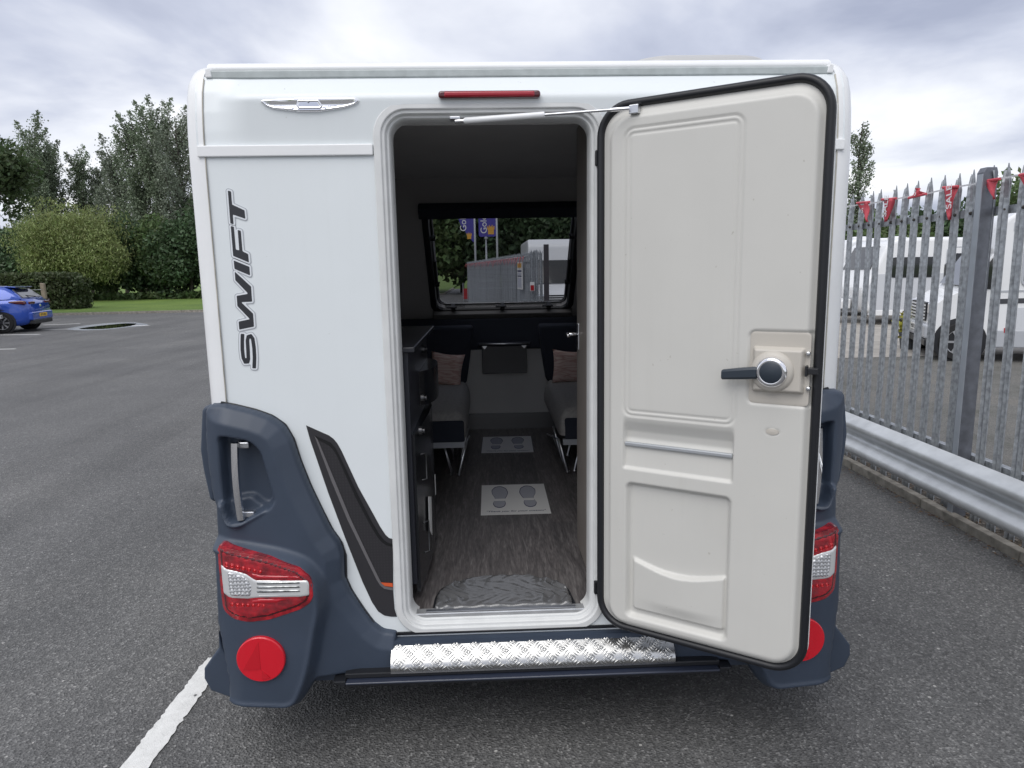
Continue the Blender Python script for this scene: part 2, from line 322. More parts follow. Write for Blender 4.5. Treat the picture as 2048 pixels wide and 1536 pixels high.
def water(t, p):
    p.inputs['Base Color'].default_value = (0.012, 0.013, 0.014, 1); p.inputs['Roughness'].default_value = 0.015; p.inputs['Specular IOR Level'].default_value = 0.6
WATER = node_mat('puddle_water', water)
WET = mat('wet_sky_glare', (0.40, 0.42, 0.46), 0.25, var=0.2, vscale=3)  # pale base colour stands in for sky glare on shallow water

# ------------------------------------------------------------------ mesh helpers
def link(o, parent=None):
    COL.objects.link(o)
    if parent is not None: o.parent = parent
    return o
def mesh_obj(name, V, F, m, parent=None, smooth=False, bevel=0.0, seg=2, sharp=None):
    me = bpy.data.meshes.new(name); me.from_pydata([tuple(map(float, v)) for v in V], [], [tuple(map(int, f)) for f in F])
    me.materials.append(m); me.validate()
    o = bpy.data.objects.new(name, me)
    if smooth: me.shade_smooth() if sharp is None else me.set_sharp_from_angle(angle=rad(sharp))
    if bevel:
        b = o.modifiers.new('bevel', 'BEVEL'); b.width = bevel; b.segments = seg; b.limit_method = 'ANGLE'; b.angle_limit = rad(35)
    return link(o, parent)
def tag(o, label=None, cat=None, group=None, kind=None):
    for k, v in (('label', label), ('category', cat), ('group', group), ('kind', kind)):
        if v: o[k] = v
    return o
def empty(name, loc=(0, 0, 0), rz=0.0):
    o = bpy.data.objects.new(name, None); o.location = loc; o.rotation_euler = (0, 0, rz); return link(o)
def rebase(o, loc, rz=0.0):            # stand an Empty at its base while its parts stay put
    o.location = loc; o.rotation_euler = (0, 0, rz)
    inv = (Matrix.Translation(Vector(loc)) @ Matrix.Rotation(rz, 4, 'Z')).inverted()
    for ch in o.children: ch.matrix_parent_inverse = inv
def copy_tree(o, parent=None):
    c = o.copy(); COL.objects.link(c); c.parent = parent
    for ch in list(o.children): copy_tree(ch, c)
    return c
class MB:
    def __init__(s): s.v = []; s.f = []
    def add(s, V, F, M=None):
        b = len(s.v)
        s.v += [tuple((M @ Vector(v)) if M else v) for v in V]; s.f += [tuple(i+b for i in f) for f in F]; return s
    def box(s, x0, x1, y0, y1, z0, z1, M=None):
        return s.add([(x0, y0, z0), (x1, y0, z0), (x1, y1, z0), (x0, y1, z0), (x0, y0, z1), (x1, y0, z1), (x1, y1, z1), (x0, y1, z1)],
                     [(0, 3, 2, 1), (4, 5, 6, 7), (0, 1, 5, 4), (1, 2, 6, 5), (2, 3, 7, 6), (3, 0, 4, 7)], M)
    def prism(s, pts, a, b, axis='y', M=None):
        n = len(pts)
        q = {'y': lambda u, v, w: (u, w, v), 'x': lambda u, v, w: (w, u, v), 'z': lambda u, v, w: (u, v, w)}[axis]
        V = [q(u, v, a) for u, v in pts]+[q(u, v, b) for u, v in pts]
        F = [tuple(range(n)), tuple(range(2*n-1, n-1, -1))]+[(i, n+i, n+(i+1) % n, (i+1) % n) for i in range(n)]
        return s.add(V, F, M)
    def tube(s, path, r, n=8, closed=False, caps=True, M=None):
        P = [Vector(p) for p in path]; k = len(P); R = r if hasattr(r, '__len__') else [r]*k
        V = []; up = None
        for i, p in enumerate(P):
            t = (P[(i+1) % k]-P[i-1]) if closed else (P[min(i+1, k-1)]-P[max(i-1, 0)])
            t.normalize()
            if up is None: up = t.orthogonal().normalized()
            up = (up-t*up.dot(t)); up = up.normalized() if up.length > 1e-6 else t.orthogonal().normalized()
            sd_ = t.cross(up)
            V += [p+(up*math.cos(2*math.pi*j/n)+sd_*math.sin(2*math.pi*j/n))*R[i] for j in range(n)]
        F = []
        for i in range(k if closed else k-1):
            a, b = i*n, ((i+1) % k)*n
            F += [(a+j, a+(j+1) % n, b+(j+1) % n, b+j) for j in range(n)]
        if caps and not closed: F += [tuple(range(n-1, -1, -1)), tuple(range((k-1)*n, k*n))]
        return s.add([tuple(v) for v in V], F, M)
    def lathe(s, prof, n=24, M=None, caps=True):       # prof: (radius, height) round local z
        V = []; F = []
        for r, h in prof: V += [(r*math.cos(2*math.pi*j/n), r*math.sin(2*math.pi*j/n), h) for j in range(n)]
        for i in range(len(prof)-1):
            F += [(i*n+j, i*n+(j+1) % n, (i+1)*n+(j+1) % n, (i+1)*n+j) for j in range(n)]
        if caps: F += [tuple(range(n-1, -1, -1)), tuple(range((len(prof)-1)*n, len(prof)*n))]
        return s.add(V, F, M)
    def loft(s, rings, closed=True, caps=False, M=None):
        n = len(rings[0]); V = [p for r in rings for p in r]; F = []
        for i in range(len(rings)-1):
            F += [(i*n+j, i*n+(j+1) % n, (i+1)*n+(j+1) % n, (i+1)*n+j) for j in range(n if closed else n-1)]
        if caps: F += [tuple(range(n-1, -1, -1)), tuple(range((len(rings)-1)*n, len(rings)*n))]
        return s.add(V, F, M)
    def build(s, name, m, parent=None, smooth=False, bevel=0.0, seg=2, sharp=None, fix=True):
        o = mesh_obj(name, s.v, s.f, m, parent, False, bevel, seg)
        if fix:
            b = bmesh.new(); b.from_mesh(o.data); bmesh.ops.recalc_face_normals(b, faces=b.faces); b.to_mesh(o.data); b.free()
        if smooth: o.data.shade_smooth() if sharp is None else (o.data.shade_smooth(), o.data.set_sharp_from_angle(angle=rad(sharp)))
        return o
def rrect(x0, z0, x1, z1, r, n=7):
    P = []
    for cx_, cz, a in ((x1-r, z0+r, -90), (x1-r, z1-r, 0), (x0+r, z1-r, 90), (x0+r, z0+r, 180)):
        P += [(cx_+r*math.cos(rad(a+90*i/n)), cz+r*math.sin(rad(a+90*i/n))) for i in range(n+1)]
    return P
def fillet(P, r=0.01, n=4):
    P = [np.array(p, float) for p in P]; out = []
    for i, p in enumerate(P):
        a, b = P[i-1]-p, P[(i+1) % len(P)]-p
        la, lb = np.linalg.norm(a), np.linalg.norm(b); t = min(r, la*0.45, lb*0.45)
        A, B = p+a/la*t, p+b/lb*t
        for k in range(n+1):
            q = k/n; out.append(tuple((1-q)**2*A+2*q*(1-q)*p+q*q*B))
    return out
def sdf(P, poly):
    A = np.array(poly); B = np.roll(A, -1, 0); best = np.full(len(P), 1e9); near = np.zeros_like(P); ins = np.zeros(len(P), bool)
    for a, b in zip(A, B):
        e = b-a; L = e@e
        if L < 1e-14: continue
        t = np.clip(((P-a)@e)/L, 0, 1); q = a+t[:, None]*e; d = np.hypot(*(P-q).T)
        k = d < best; best[k] = d[k]; near[k] = q[k]
        c = ((a[1] > P[:, 1]) != (b[1] > P[:, 1]))
        with np.errstate(divide='ignore', invalid='ignore'): xi = a[0]+(P[:, 1]-a[1])*(b[0]-a[0])/(b[1]-a[1])
        ins ^= c & (P[:, 0] < xi)
    return np.where(ins, best, -best), near
def sst(a, b, x):
    t = np.clip((x-a)/(b-a), 0, 1); return t*t*(3-2*t)
def relief(name, outline, hf, res, back, m, parent, M=None, holes=(), skirt=True, grow=0.0):
    """a moulded panel: outline in (u,v); hf(u,v,edge distance) is how far it stands towards local -y; M places it."""
    O = np.array(outline); lo, hi = O.min(0)-res-grow, O.max(0)+res+grow
    nx, nz = [int(math.ceil(c/res))+1 for c in hi-lo]
    U, Vv = np.meshgrid(lo[0]+np.arange(nx)*res, lo[1]+np.arange(nz)*res, indexing='ij'); P = np.stack([U.ravel(), Vv.ravel()], 1)
    s, q = sdf(P, outline)
    if grow:
        dv = P-q; q = q+dv/(np.linalg.norm(dv, axis=1)[:, None]+1e-9)*grow; s = s+grow
    for h in holes:
        sh, qh = sdf(P, h); k = -sh < s; s = np.where(k, -sh, s); q = np.where(k[:, None], qh, q)
    ins = (s > res*0.12).reshape(nx, nz)
    nb = np.zeros_like(ins)
    for dx in (-1, 0, 1):
        for dz in (-1, 0, 1):
            nb |= np.roll(np.roll(ins, dx, 0), dz, 1)
    snap = (nb & ~ins).ravel(); P[snap] = q[snap]; use = (ins.ravel() | snap)
    d = np.where(snap, 0, s)
    H = hf(P[:, 0], P[:, 1], d)
    idx = np.arange(nx*nz).reshape(nx, nz)
    Q = np.stack([idx[:-1, :-1], idx[1:, :-1], idx[1:, 1:], idx[:-1, 1:]], -1).reshape(-1, 4)
    k = use[Q].all(1) & ins.ravel()[Q].any(1); Q = Q[k]
    u_, inv = np.unique(Q, return_inverse=True); Q = inv.reshape(-1, 4)
    V = np.stack([P[u_, 0], -H[u_], P[u_, 1]], 1)
    F = [tuple(f) for f in Q]
    if skirt:
        E = np.concatenate([Q[:, [0, 1]], Q[:, [1, 2]], Q[:, [2, 3]], Q[:, [3, 0]]]); key = np.sort(E, 1)
        _, ix, ct = np.unique(key, axis=0, return_index=True, return_counts=True); B = E[ix[ct == 1]]
        bv, bi = np.unique(B, return_inverse=True); bi = bi.reshape(-1, 2); n0 = len(V)
        T = V[bv].copy(); K = V[bv].copy(); K[:, 1] = back
        V = np.concatenate([V, T, K]); nb_ = len(bv)
        F += [(n0+b, n0+a, n0+nb_+a, n0+nb_+b) for a, b in bi]
    o = mesh_obj(name, V, F, m, parent)
    o.data.shade_smooth()
    if M is not None: o.data.transform(M)
    return o
def round_edge(d, r): return np.sqrt(np.clip(1-(1-np.clip(d/r, 0, 1))**2, 0, 1))
def rr_sd(u, v, x0, z0, x1, z1, r):
    cx_, cz, hx, hz = (x0+x1)/2, (z0+z1)/2, (x1-x0)/2-r, (z1-z0)/2-r
    a, b = np.abs(u-cx_)-hx, np.abs(v-cz)-hz
    return -(np.hypot(np.maximum(a, 0), np.maximum(b, 0))+np.minimum(np.maximum(a, b), 0)-r)
def text_obj(name, body, size, m, parent, M, extrude=0.0005, shear=0.0, align='CENTER', bold=0.0):
    c = bpy.data.curves.new(name, 'FONT'); c.body = body; c.size = size; c.extrude = extrude; c.shear = shear; c.align_x = align; c.offset = bold
    t = bpy.data.objects.new('tmp_text', c); COL.objects.link(t)
    me = bpy.data.meshes.new_from_object(t.evaluated_get(bpy.context.evaluated_depsgraph_get()))
    bpy.data.objects.remove(t); me.name = name; me.materials.clear(); me.materials.append(m); me.transform(M)
    return link(bpy.data.objects.new(name, me), parent)
def plate2d(polys, off, thick, name, m, parent, M):      # flat cut-out shapes, grown by off, in local xy
    c = bpy.data.curves.new(name, 'CURVE'); c.dimensions = '2D'; c.fill_mode = 'BOTH'; c.offset = off; c.extrude = thick
    for P in polys:
        s = c.splines.new('POLY'); s.points.add(len(P)-1); s.use_cyclic_u = True
        for q, p in zip(s.points, P): q.co = (p[0], p[1], 0, 1)
    t = bpy.data.objects.new('tmp_curve', c); COL.objects.link(t)
    me = bpy.data.meshes.new_from_object(t.evaluated_get(bpy.context.evaluated_depsgraph_get()))
    bpy.data.objects.remove(t); me.name = name; me.materials.clear(); me.materials.append(m); me.transform(M)
    return link(bpy.data.objects.new(name, me), parent)
REARM = Matrix(((1, 0, 0, 0), (0, 0, -1, 0), (0, 1, 0, 0), (0, 0, 0, 1)))   # local xy -> world xz, local z -> -y (towards the viewer side)
def ccw(P):
    A = sum(P[i-1][0]*P[i][1]-P[i][0]*P[i-1][1] for i in range(len(P))); return P if A > 0 else P[::-1]

# ------------------------------------------------------------------ ground
def sheet(name, poly, z, m, kind='structure', thick=None):
    b = MB()
    if thick: b.prism(poly, z-thick, z, 'z')
    else: b.add([(x, y, z) for x, y in poly], [tuple(range(len(poly)))])
    o = b.build(name, m, fix=bool(thick))
    if kind: o['kind'] = kind
    return o
sheet('ground', [(-600, -300), (600, -300), (600, 900), (-600, 900)], -0.02, LAWN)
sheet('car_park', [(-70, -60), (2.87, -60), (2.87, 60), (-3, 60), (-3, 46), (-12.0, 29.6), (-70, 24.6)], 0.0, ASPH)
sheet('yard', [(3.06, -60), (70, -60), (70, 60), (3.06, 60)], -0.004, YARD)
sheet('concrete_apron', [(3.2, 9.8), (60, 10.6), (60, 30), (3.2, 30)], 0.002, CONCRETE)
sheet('verge', [(2.93, -40), (3.06, -40), (3.06, 30), (2.93, 30)], 0.03, SOIL, thick=0.06)
def lines(name, poly): return sheet(name, poly, 0.004, PAINT)
# bay line at the van's corner with a ragged worn edge
xs = np.linspace(-0.62, 0.60, 70); rag = rng.normal(0, 0.003, (70, 2))
L = [(-1.475+0.05*(y+0.62)/1.2+rag[i, 0], y) for i, y in enumerate(xs)]; R_ = [(-1.375+0.045*(y+0.62)/1.2+rag[i, 1], y) for i, y in enumerate(xs)]
lines('bay_marking', ccw(L+R_[::-1]))
def strip_px(p0, p1, w, name):
    a, b = atZ(*p0), atZ(*p1); d = (b-a)[:2]; d /= np.linalg.norm(d); n = np.array([-d[1], d[0]])*w/2
    lines(name, [tuple(a[:2]-n), tuple(b[:2]-n), tuple(b[:2]+n), tuple(a[:2]+n)])
strip_px((-60, 671), (80, 669), 0.12, 'bay_marking'); strip_px((-40, 699.5), (31, 698), 0.10, 'bay_marking')
strip_px((88, 650), (160, 647.5), 0.14, 'bay_marking'); strip_px((84, 660), (140, 658), 0.12, 'bay_marking'); strip_px((240, 651.5), (298, 651.2), 0.14, 'bay_marking')
# kerb stones beside the fence
kerb = tag(empty('kerb', (2.9, 0, 0)), kind='structure')
y = -6.0; k = 0
base = None
while y < 16:
    o = MB().box(-0.03, 0.03, 0.004, 0.911, -0.05, 0.062).build('kerb_stone', CONC, kerb, bevel=0.006) if base is None else base.copy()
    if base is None: base = o
    else: link(o, kerb)
    o.location = (random.uniform(-0.004, 0.004), y, random.uniform(-0.004, 0.006)); o.rotation_euler = (0, random.uniform(-0.02, 0.02), random.uniform(-0.004, 0.004)); y += 0.915
# the grass verge at the back of the car park
GX = [(-70, 24.6), (-12.0, 29.6), (-3, 46), (-3, 60)]
g = MB(); fk = tag(empty('far_kerb', (-20, 28, 0)), kind='structure')
for (x0, y0), (x1, y1) in zip(GX[:-1], GX[1:]):
    L_ = math.hypot(x1-x0, y1-y0); n = int(L_/1.83)
    for i in range(n):
        a = (x0+(x1-x0)*i/n, y0+(y1-y0)*i/n); b = (x0+(x1-x0)*(i+0.99)/n, y0+(y1-y0)*(i+0.99)/n)
        nx_, ny_ = -(b[1]-a[1]), (b[0]-a[0]); q = math.hypot(nx_, ny_); nx_ /= q/0.13; ny_ /= q/0.13
        if i > n-22 or (x0, y0) != GX[0]:
            o = MB().prism([a, b, (b[0]+nx_, b[1]+ny_), (a[0]+nx_, a[1]+ny_)], -0.02, 0.10, 'z').build('kerb_stone', CONC); o.parent = fk; o.matrix_parent_inverse = Matrix.Translation((20, -28, 0))
sheet('lawn', [(-75, 24.9), (-12.2, 29.78), (-3.15, 46.1), (-3.15, 90), (-75, 90)], 0.09, LAWN)
# puddle
def blob(cx_, cy_, a, b, rot, n=40, j=0.12):
    ph = rng.uniform(0, 6.28, 4); P = []
    for i in range(n):
        t = 2*math.pi*i/n; r = 1+j*math.sin(2*t+ph[0])+j*0.7*math.sin(3*t+ph[1])+j*0.5*math.sin(5*t+ph[2])
        x, y = a*r*math.cos(t), b*r*math.sin(t); P.append((cx_+x*math.cos(rot)-y*math.sin(rot), cy_+x*math.sin(rot)+y*math.cos(rot)))
    return P
o = sheet('puddle_rim', fillet([tuple(atZ(*q)[:2]) for q in ((128, 659), (150, 654), (185, 649), (225, 645.5), (270, 644.5), (300, 649), (285, 652.5), (255, 655), (215, 659.5), (165, 661.5))], 0.5), 0.003, WET)
o = sheet('puddle', fillet([tuple(atZ(*q)[:2]) for q in ((150, 658.5), (180, 654), (215, 650), (250, 647), (274, 647), (268, 651), (240, 655), (205, 658.5))], 0.4), 0.007, WATER)

# ================================================================== the caravan
VAN = tag(empty('caravan'), 'white touring caravan with navy plastic corners, its rear door standing open', 'caravan')
YP = np.array([(0.0, 1.0), (0.0, 2.05), (0.004, 2.14), (0.011, 2.20), (0.024, 2.262), (0.046, 2.312)])-np.array([[0.0015, 0]])
def ypath(z): return np.interp(z, YP[:, 1], YP[:, 0])
HOLE = rrect(-0.474, 0.427, 0.250, 2.214, 0.095)
def lower_h(u, v, d): return 0.0004*np.sin(u*5+1)*np.sin(v*4)-0.002*(1-round_edge(d, 0.004))
relief('lower_rear_panel', [(-1.036, 0.40), (1.036, 0.40), (1.036, 2.064), (-1.036, 2.064)], lower_h, 0.012, 0.03, WHITE, VAN, holes=[HOLE])
def upper_h(u, v, d):
    a = np.abs(u); y1 = ypath(v)
    flat = 0.004-0.016*(v-2.066)/0.165; slope = np.interp(v, [2.225, 2.232, 2.245, 2.312], [0, 0, 0.004, 0.062])
    y2 = np.where(v < 2.231, flat, -0.012+slope)
    b = sst(0.985, 0.86, a)
    return -(y1*(1-b)+y2*b)
relief('upper_rear_panel', [(-1.036, 2.066), (1.036, 2.066), (1.036, 2.312), (-1.036, 2.312)], upper_h, 0.006, 0.13, WHITE, VAN, holes=[HOLE])
# side profile shared by the corner trims, sides and roof: (y, z)
PROF = [(0.0, 1.262), (0.0, 1.6), (0.0, 1.95), (0.0, 2.05), (0.004, 2.14), (0.011, 2.20), (0.024, 2.262), (0.046, 2.312), (0.082, 2.346), (0.14, 2.364), (0.27, 2.370), (0.6, 2.375), (1.2, 2.378), (2.0, 2.362), (2.25, 2.32), (2.5, 2.12), (3.12, 1.36), (3.22, 1.1), (3.25, 0.5)]
for s in (-1, 1):
    rings = []; r = 0.072
    for i, (py, pz) in enumerate(PROF):
        a, b = PROF[max(i-1, 0)], PROF[min(i+1, len(PROF)-1)]; t = Vector((0, b[0]-a[0], b[1]-a[1])).normalized(); n = Vector((0, -t.z, t.y))
        ring = []
        for x_, off in [(1.012, -0.004), (1.012, 0.004)]+[(1.012+r*math.sin(rad(q)), 0.004-r*(1-math.cos(rad(q)))) for q in range(8, 91, 10)]+[(1.084, -0.13), (1.075, -0.13)]:
            p = Vector((0, py, pz))+n*off; ring.append((s*x_, p.y, p.z))
        rings.append(ring)
    MB().loft(rings, closed=False).build('corner_trim', TRIMW, VAN, smooth=True, sharp=40)
    side = [(0.05, 0.46)]+[(p[0]+0.06, p[1]-0.05) for p in PROF[1:-2]]+[(3.2, 1.1), (3.22, 0.46)]
    MB().prism(side, s*1.04, s*1.07, 'x').build('side_wall', WHITE, VAN)
    MB().box(s*1.03 if s > 0 else -1.095, 1.095 if s > 0 else -1.03, 0.14, 3.2, 0.28, 0.60).build('side_skirt', NAVY, VAN, bevel=0.01)
    w = MB(); w.lathe([(0.19, -0.09), (0.30, -0.09), (0.32, -0.06), (0.32, 0.06), (0.30, 0.09), (0.19, 0.09)], 32, Matrix.Translation((s*0.93, 1.75, 0.32)) @ Matrix.Rotation(rad(90), 4, 'Y'))
    tw = w.build('wheel', TYRE, VAN, smooth=True, sharp=40)
    MB().lathe([(0.2, -0.05), (0.195, 0.03), (0.08, 0.055)], 24, Matrix.Translation((s*0.95, 1.75, 0.32)) @ Matrix.Rotation(rad(90*s), 4, 'Y')).build('rim', ALLOY, tw, smooth=True, sharp=40)
roof = MB(); rp = [(x_, 0.0) for x_ in np.linspace(-1.014, 1.014, 12)]
roof.loft([[(x_, y_, z_+0.006*(1-(x_/1.01)**2)*min(1, y_-0.27)-0.004) for x_, _ in rp] for y_, z_ in PROF[10:14]], closed=False).build('roof', WHITE, VAN, smooth=True)
MB().box(-1.004, 1.004, 0.040, 0.115, 2.306, 2.331).build('gutter_strip', GUTTER, VAN, bevel=0.004)
MB().loft([[(x_, y_, z_) for x_ in np.linspace(-1.006, 1.006, 30)] for y_, z_ in ((0.075, 2.329), (0.058, 2.334), (0.060, 2.350), (0.080, 2.362), (0.13, 2.369), (0.28, 2.374))], closed=False).build('roof_edge_trim', TRIMW, VAN, smooth=True)
for s in (-1, 1):
    MB().prism([(s*0.985, 2.309), (s*1.006, 2.309), (s*1.004, 2.335), (s*0.992, 2.338), (s*0.988, 2.330)], 0.036, 0.09).build('trim_end_cap', TRIMW, VAN, bevel=0.003)
c = atY(1398, 110, 0.47); zt = float(c[2]); zr = 2.36
MB().loft([[(c[0]+a, 0.62+b, zz0) for a, b in rrect(-0.285*k, -0.24*k, 0.285*k, 0.24*k, 0.14*k, 8)] for k, zz0 in ((1.0, zr), (1.0, zr+0.55*(zt-zr)), (0.98, zr+0.72*(zt-zr)), (0.92, zr+0.83*(zt-zr)), (0.78, zr+0.92*(zt-zr)), (0.5, zr+0.98*(zt-zr)), (0.02, zt))], caps=True).build('roof_light', mat('grey_acrylic', (0.46, 0.46, 0.455), 0.3), VAN, smooth=True, sharp=60)
for s, x0, x1 in ((-1, -1.034, -0.486), (1, 0.262, 1.034)):
    MB().box(x0, x1, -0.011, 0.004, 2.062, 2.096).build('panel_joint_strip', TRIMW, VAN, bevel=0.003)
for s in (-1, 1):
    MB().tube([(s*1.0115, ypath(z_)-0.003, z_) for z_ in np.linspace(1.262, 2.305, 24)], 0.0022, 6).build('sealant_bead', mat('aged_sealant', (0.40, 0.38, 0.33), 0.6, var=0.3, vscale=12), VAN, smooth=True)
# --- door surround
rings = []
for ins, yy in ((0.0, 0.004), (0.0, -0.007), (0.003, -0.010), (0.021, -0.0105), (0.0235, -0.009), (0.0255, -0.003), (0.034, -0.002), (0.037, 0.001), (0.040, 0.012), (0.046, 0.013), (0.049, 0.018), (0.051, 0.026), (0.051, 0.085)):
    rings.append([(a, yy, b) for a, b in rrect(-0.483+ins, 0.418+ins, 0.259-ins, 2.223-ins, 0.104-ins, 10)])
MB().loft(rings).build('door_surround', FRAMEW, VAN, smooth=True, sharp=32)
MB().box(-0.425, 0.20, 0.020, 0.06, 0.462, 0.4835).build('door_sill', mat('sill_aluminium', (0.6, 0.61, 0.62), 0.35, metal=0.7, var=0.12, vscale=20), VAN, bevel=0.004)
MB().box(-0.38, 0.160, 0.022, 0.040, 0.4825, 0.4895).build('sill_strip', STEEL, VAN, bevel=0.001)
# --- navy corner mouldings with lamps, handles and reflectors
OUT_L = [(404, 822), (412, 812), (440, 808), (470, 814), (510, 824), (540, 835), (566, 853), (582, 880), (597, 925), (617, 975), (641, 1025), (661, 1065), (678, 1088), (686, 1112), (687, 1158), (700, 1188), (725, 1226), (745, 1253), (764, 1268), (792, 1272),
         (792, 1346), (640, 1347), (628, 1366), (612, 1391), (597, 1400), (480, 1398), (467, 1391), (466, 1340), (456, 1300), (444, 1250), (440, 1235), (437, 1100), (431, 1090), (428, 1010), (420, 1000), (408, 940), (402, 900)]
POD = [(400, 1090), (470, 1094), (560, 1110), (612, 1128), (642, 1165), (648, 1210), (636, 1270), (628, 1320), (617, 1360), (596, 1410), (440, 1405), (420, 1240)]
REC = [(437, 872), (500, 882), (521, 902), (549, 1000), (541, 1014), (486, 1045), (462, 1042), (450, 1018), (443, 960)]
LEDGE = [(440, 1000), (505, 990), (520, 1003), (541, 1012), (486, 1045), (462, 1042), (450, 1018)]
LAMP = [(437, 1094), (470, 1102), (540, 1118), (597, 1138), (618, 1156), (626, 1180), (618, 1200), (600, 1212), (540, 1232), (500, 1237), (470, 1231), (449, 1219), (443, 1180)]
def zoom5(P): return [(390+a*0.2344, 1060+b*0.2344) for a, b in P]
CLEAR = zoom5([(212, 305), (260, 332), (350, 345), (440, 372), (520, 424), (960, 428), (976, 462), (976, 552), (900, 566), (540, 572), (450, 582), (290, 574), (236, 545), (222, 420)])
outs = fillet(XZ(OUT_L, -0.04), 0.012); pods = fillet(XZ(POD, -0.09), 0.05); recs = fillet(XZ(REC, -0.06), 0.02); leds = fillet(XZ(LEDGE, -0.03), 0.012); lampo = fillet(XZ(LAMP, -0.115), 0.012)
def corner(ax): return 0.075*np.clip((ax-0.985)/0.115, 0, 1)**2
def line_dist(P, L_):
    best = np.full(len(P), 9.0)
    for a, b in zip(L_[:-1], L_[1:]):
        a, b = np.array(a), np.array(b); e = b-a; t = np.clip(((P-a)@e)/(e@e), 0, 1); best = np.minimum(best, np.hypot(*(P-a-t[:, None]*e).T))
    return best
EDGE_L = XZ([(442, 806), (470, 811), (511, 821), (542, 832), (569, 850), (586, 878), (601, 924), (621, 974), (645, 1024), (665, 1063), (682, 1086), (690, 1111), (691, 1157), (704, 1186), (729, 1223), (748, 1249), (767, 1264), (794, 1268)], -0.03)
def mould_h(u, v, d):
    P = np.stack([-np.abs(u), v], 1); dp, _ = sdf(P, pods); dr, _ = sdf(P, recs); dl, _ = sdf(P, leds)
    base = 0.074-0.032*sst(-0.76, -0.60, P[:, 0])*sst(0.75, 0.5, v)
    fe = np.clip(line_dist(P, EDGE_L)/0.060, 0, 1); fe = fe-0.04*np.sin(fe*math.pi)*0; h = base*round_edge(d, 0.010)*(0.50+0.50*fe)+0.048*sst(-0.022, 0.014, dp)
    h -= 0.066*sst(-0.005, 0.012, dr)-0.026*sst(-0.006, 0.008, dl)
    h += 0.006*np.exp(-((dp-0.014)/0.008)**2)
    lm, _ = sdf(P, lampo); h -= 0.006*sst(-0.006, 0.004, lm)
    return h-corner(-P[:, 0])
def mir(P, s): return P if s < 0 else [(-a, b) for a, b in P][::-1]
def zf(z): return 0.5+0.5*np.tanh(z)
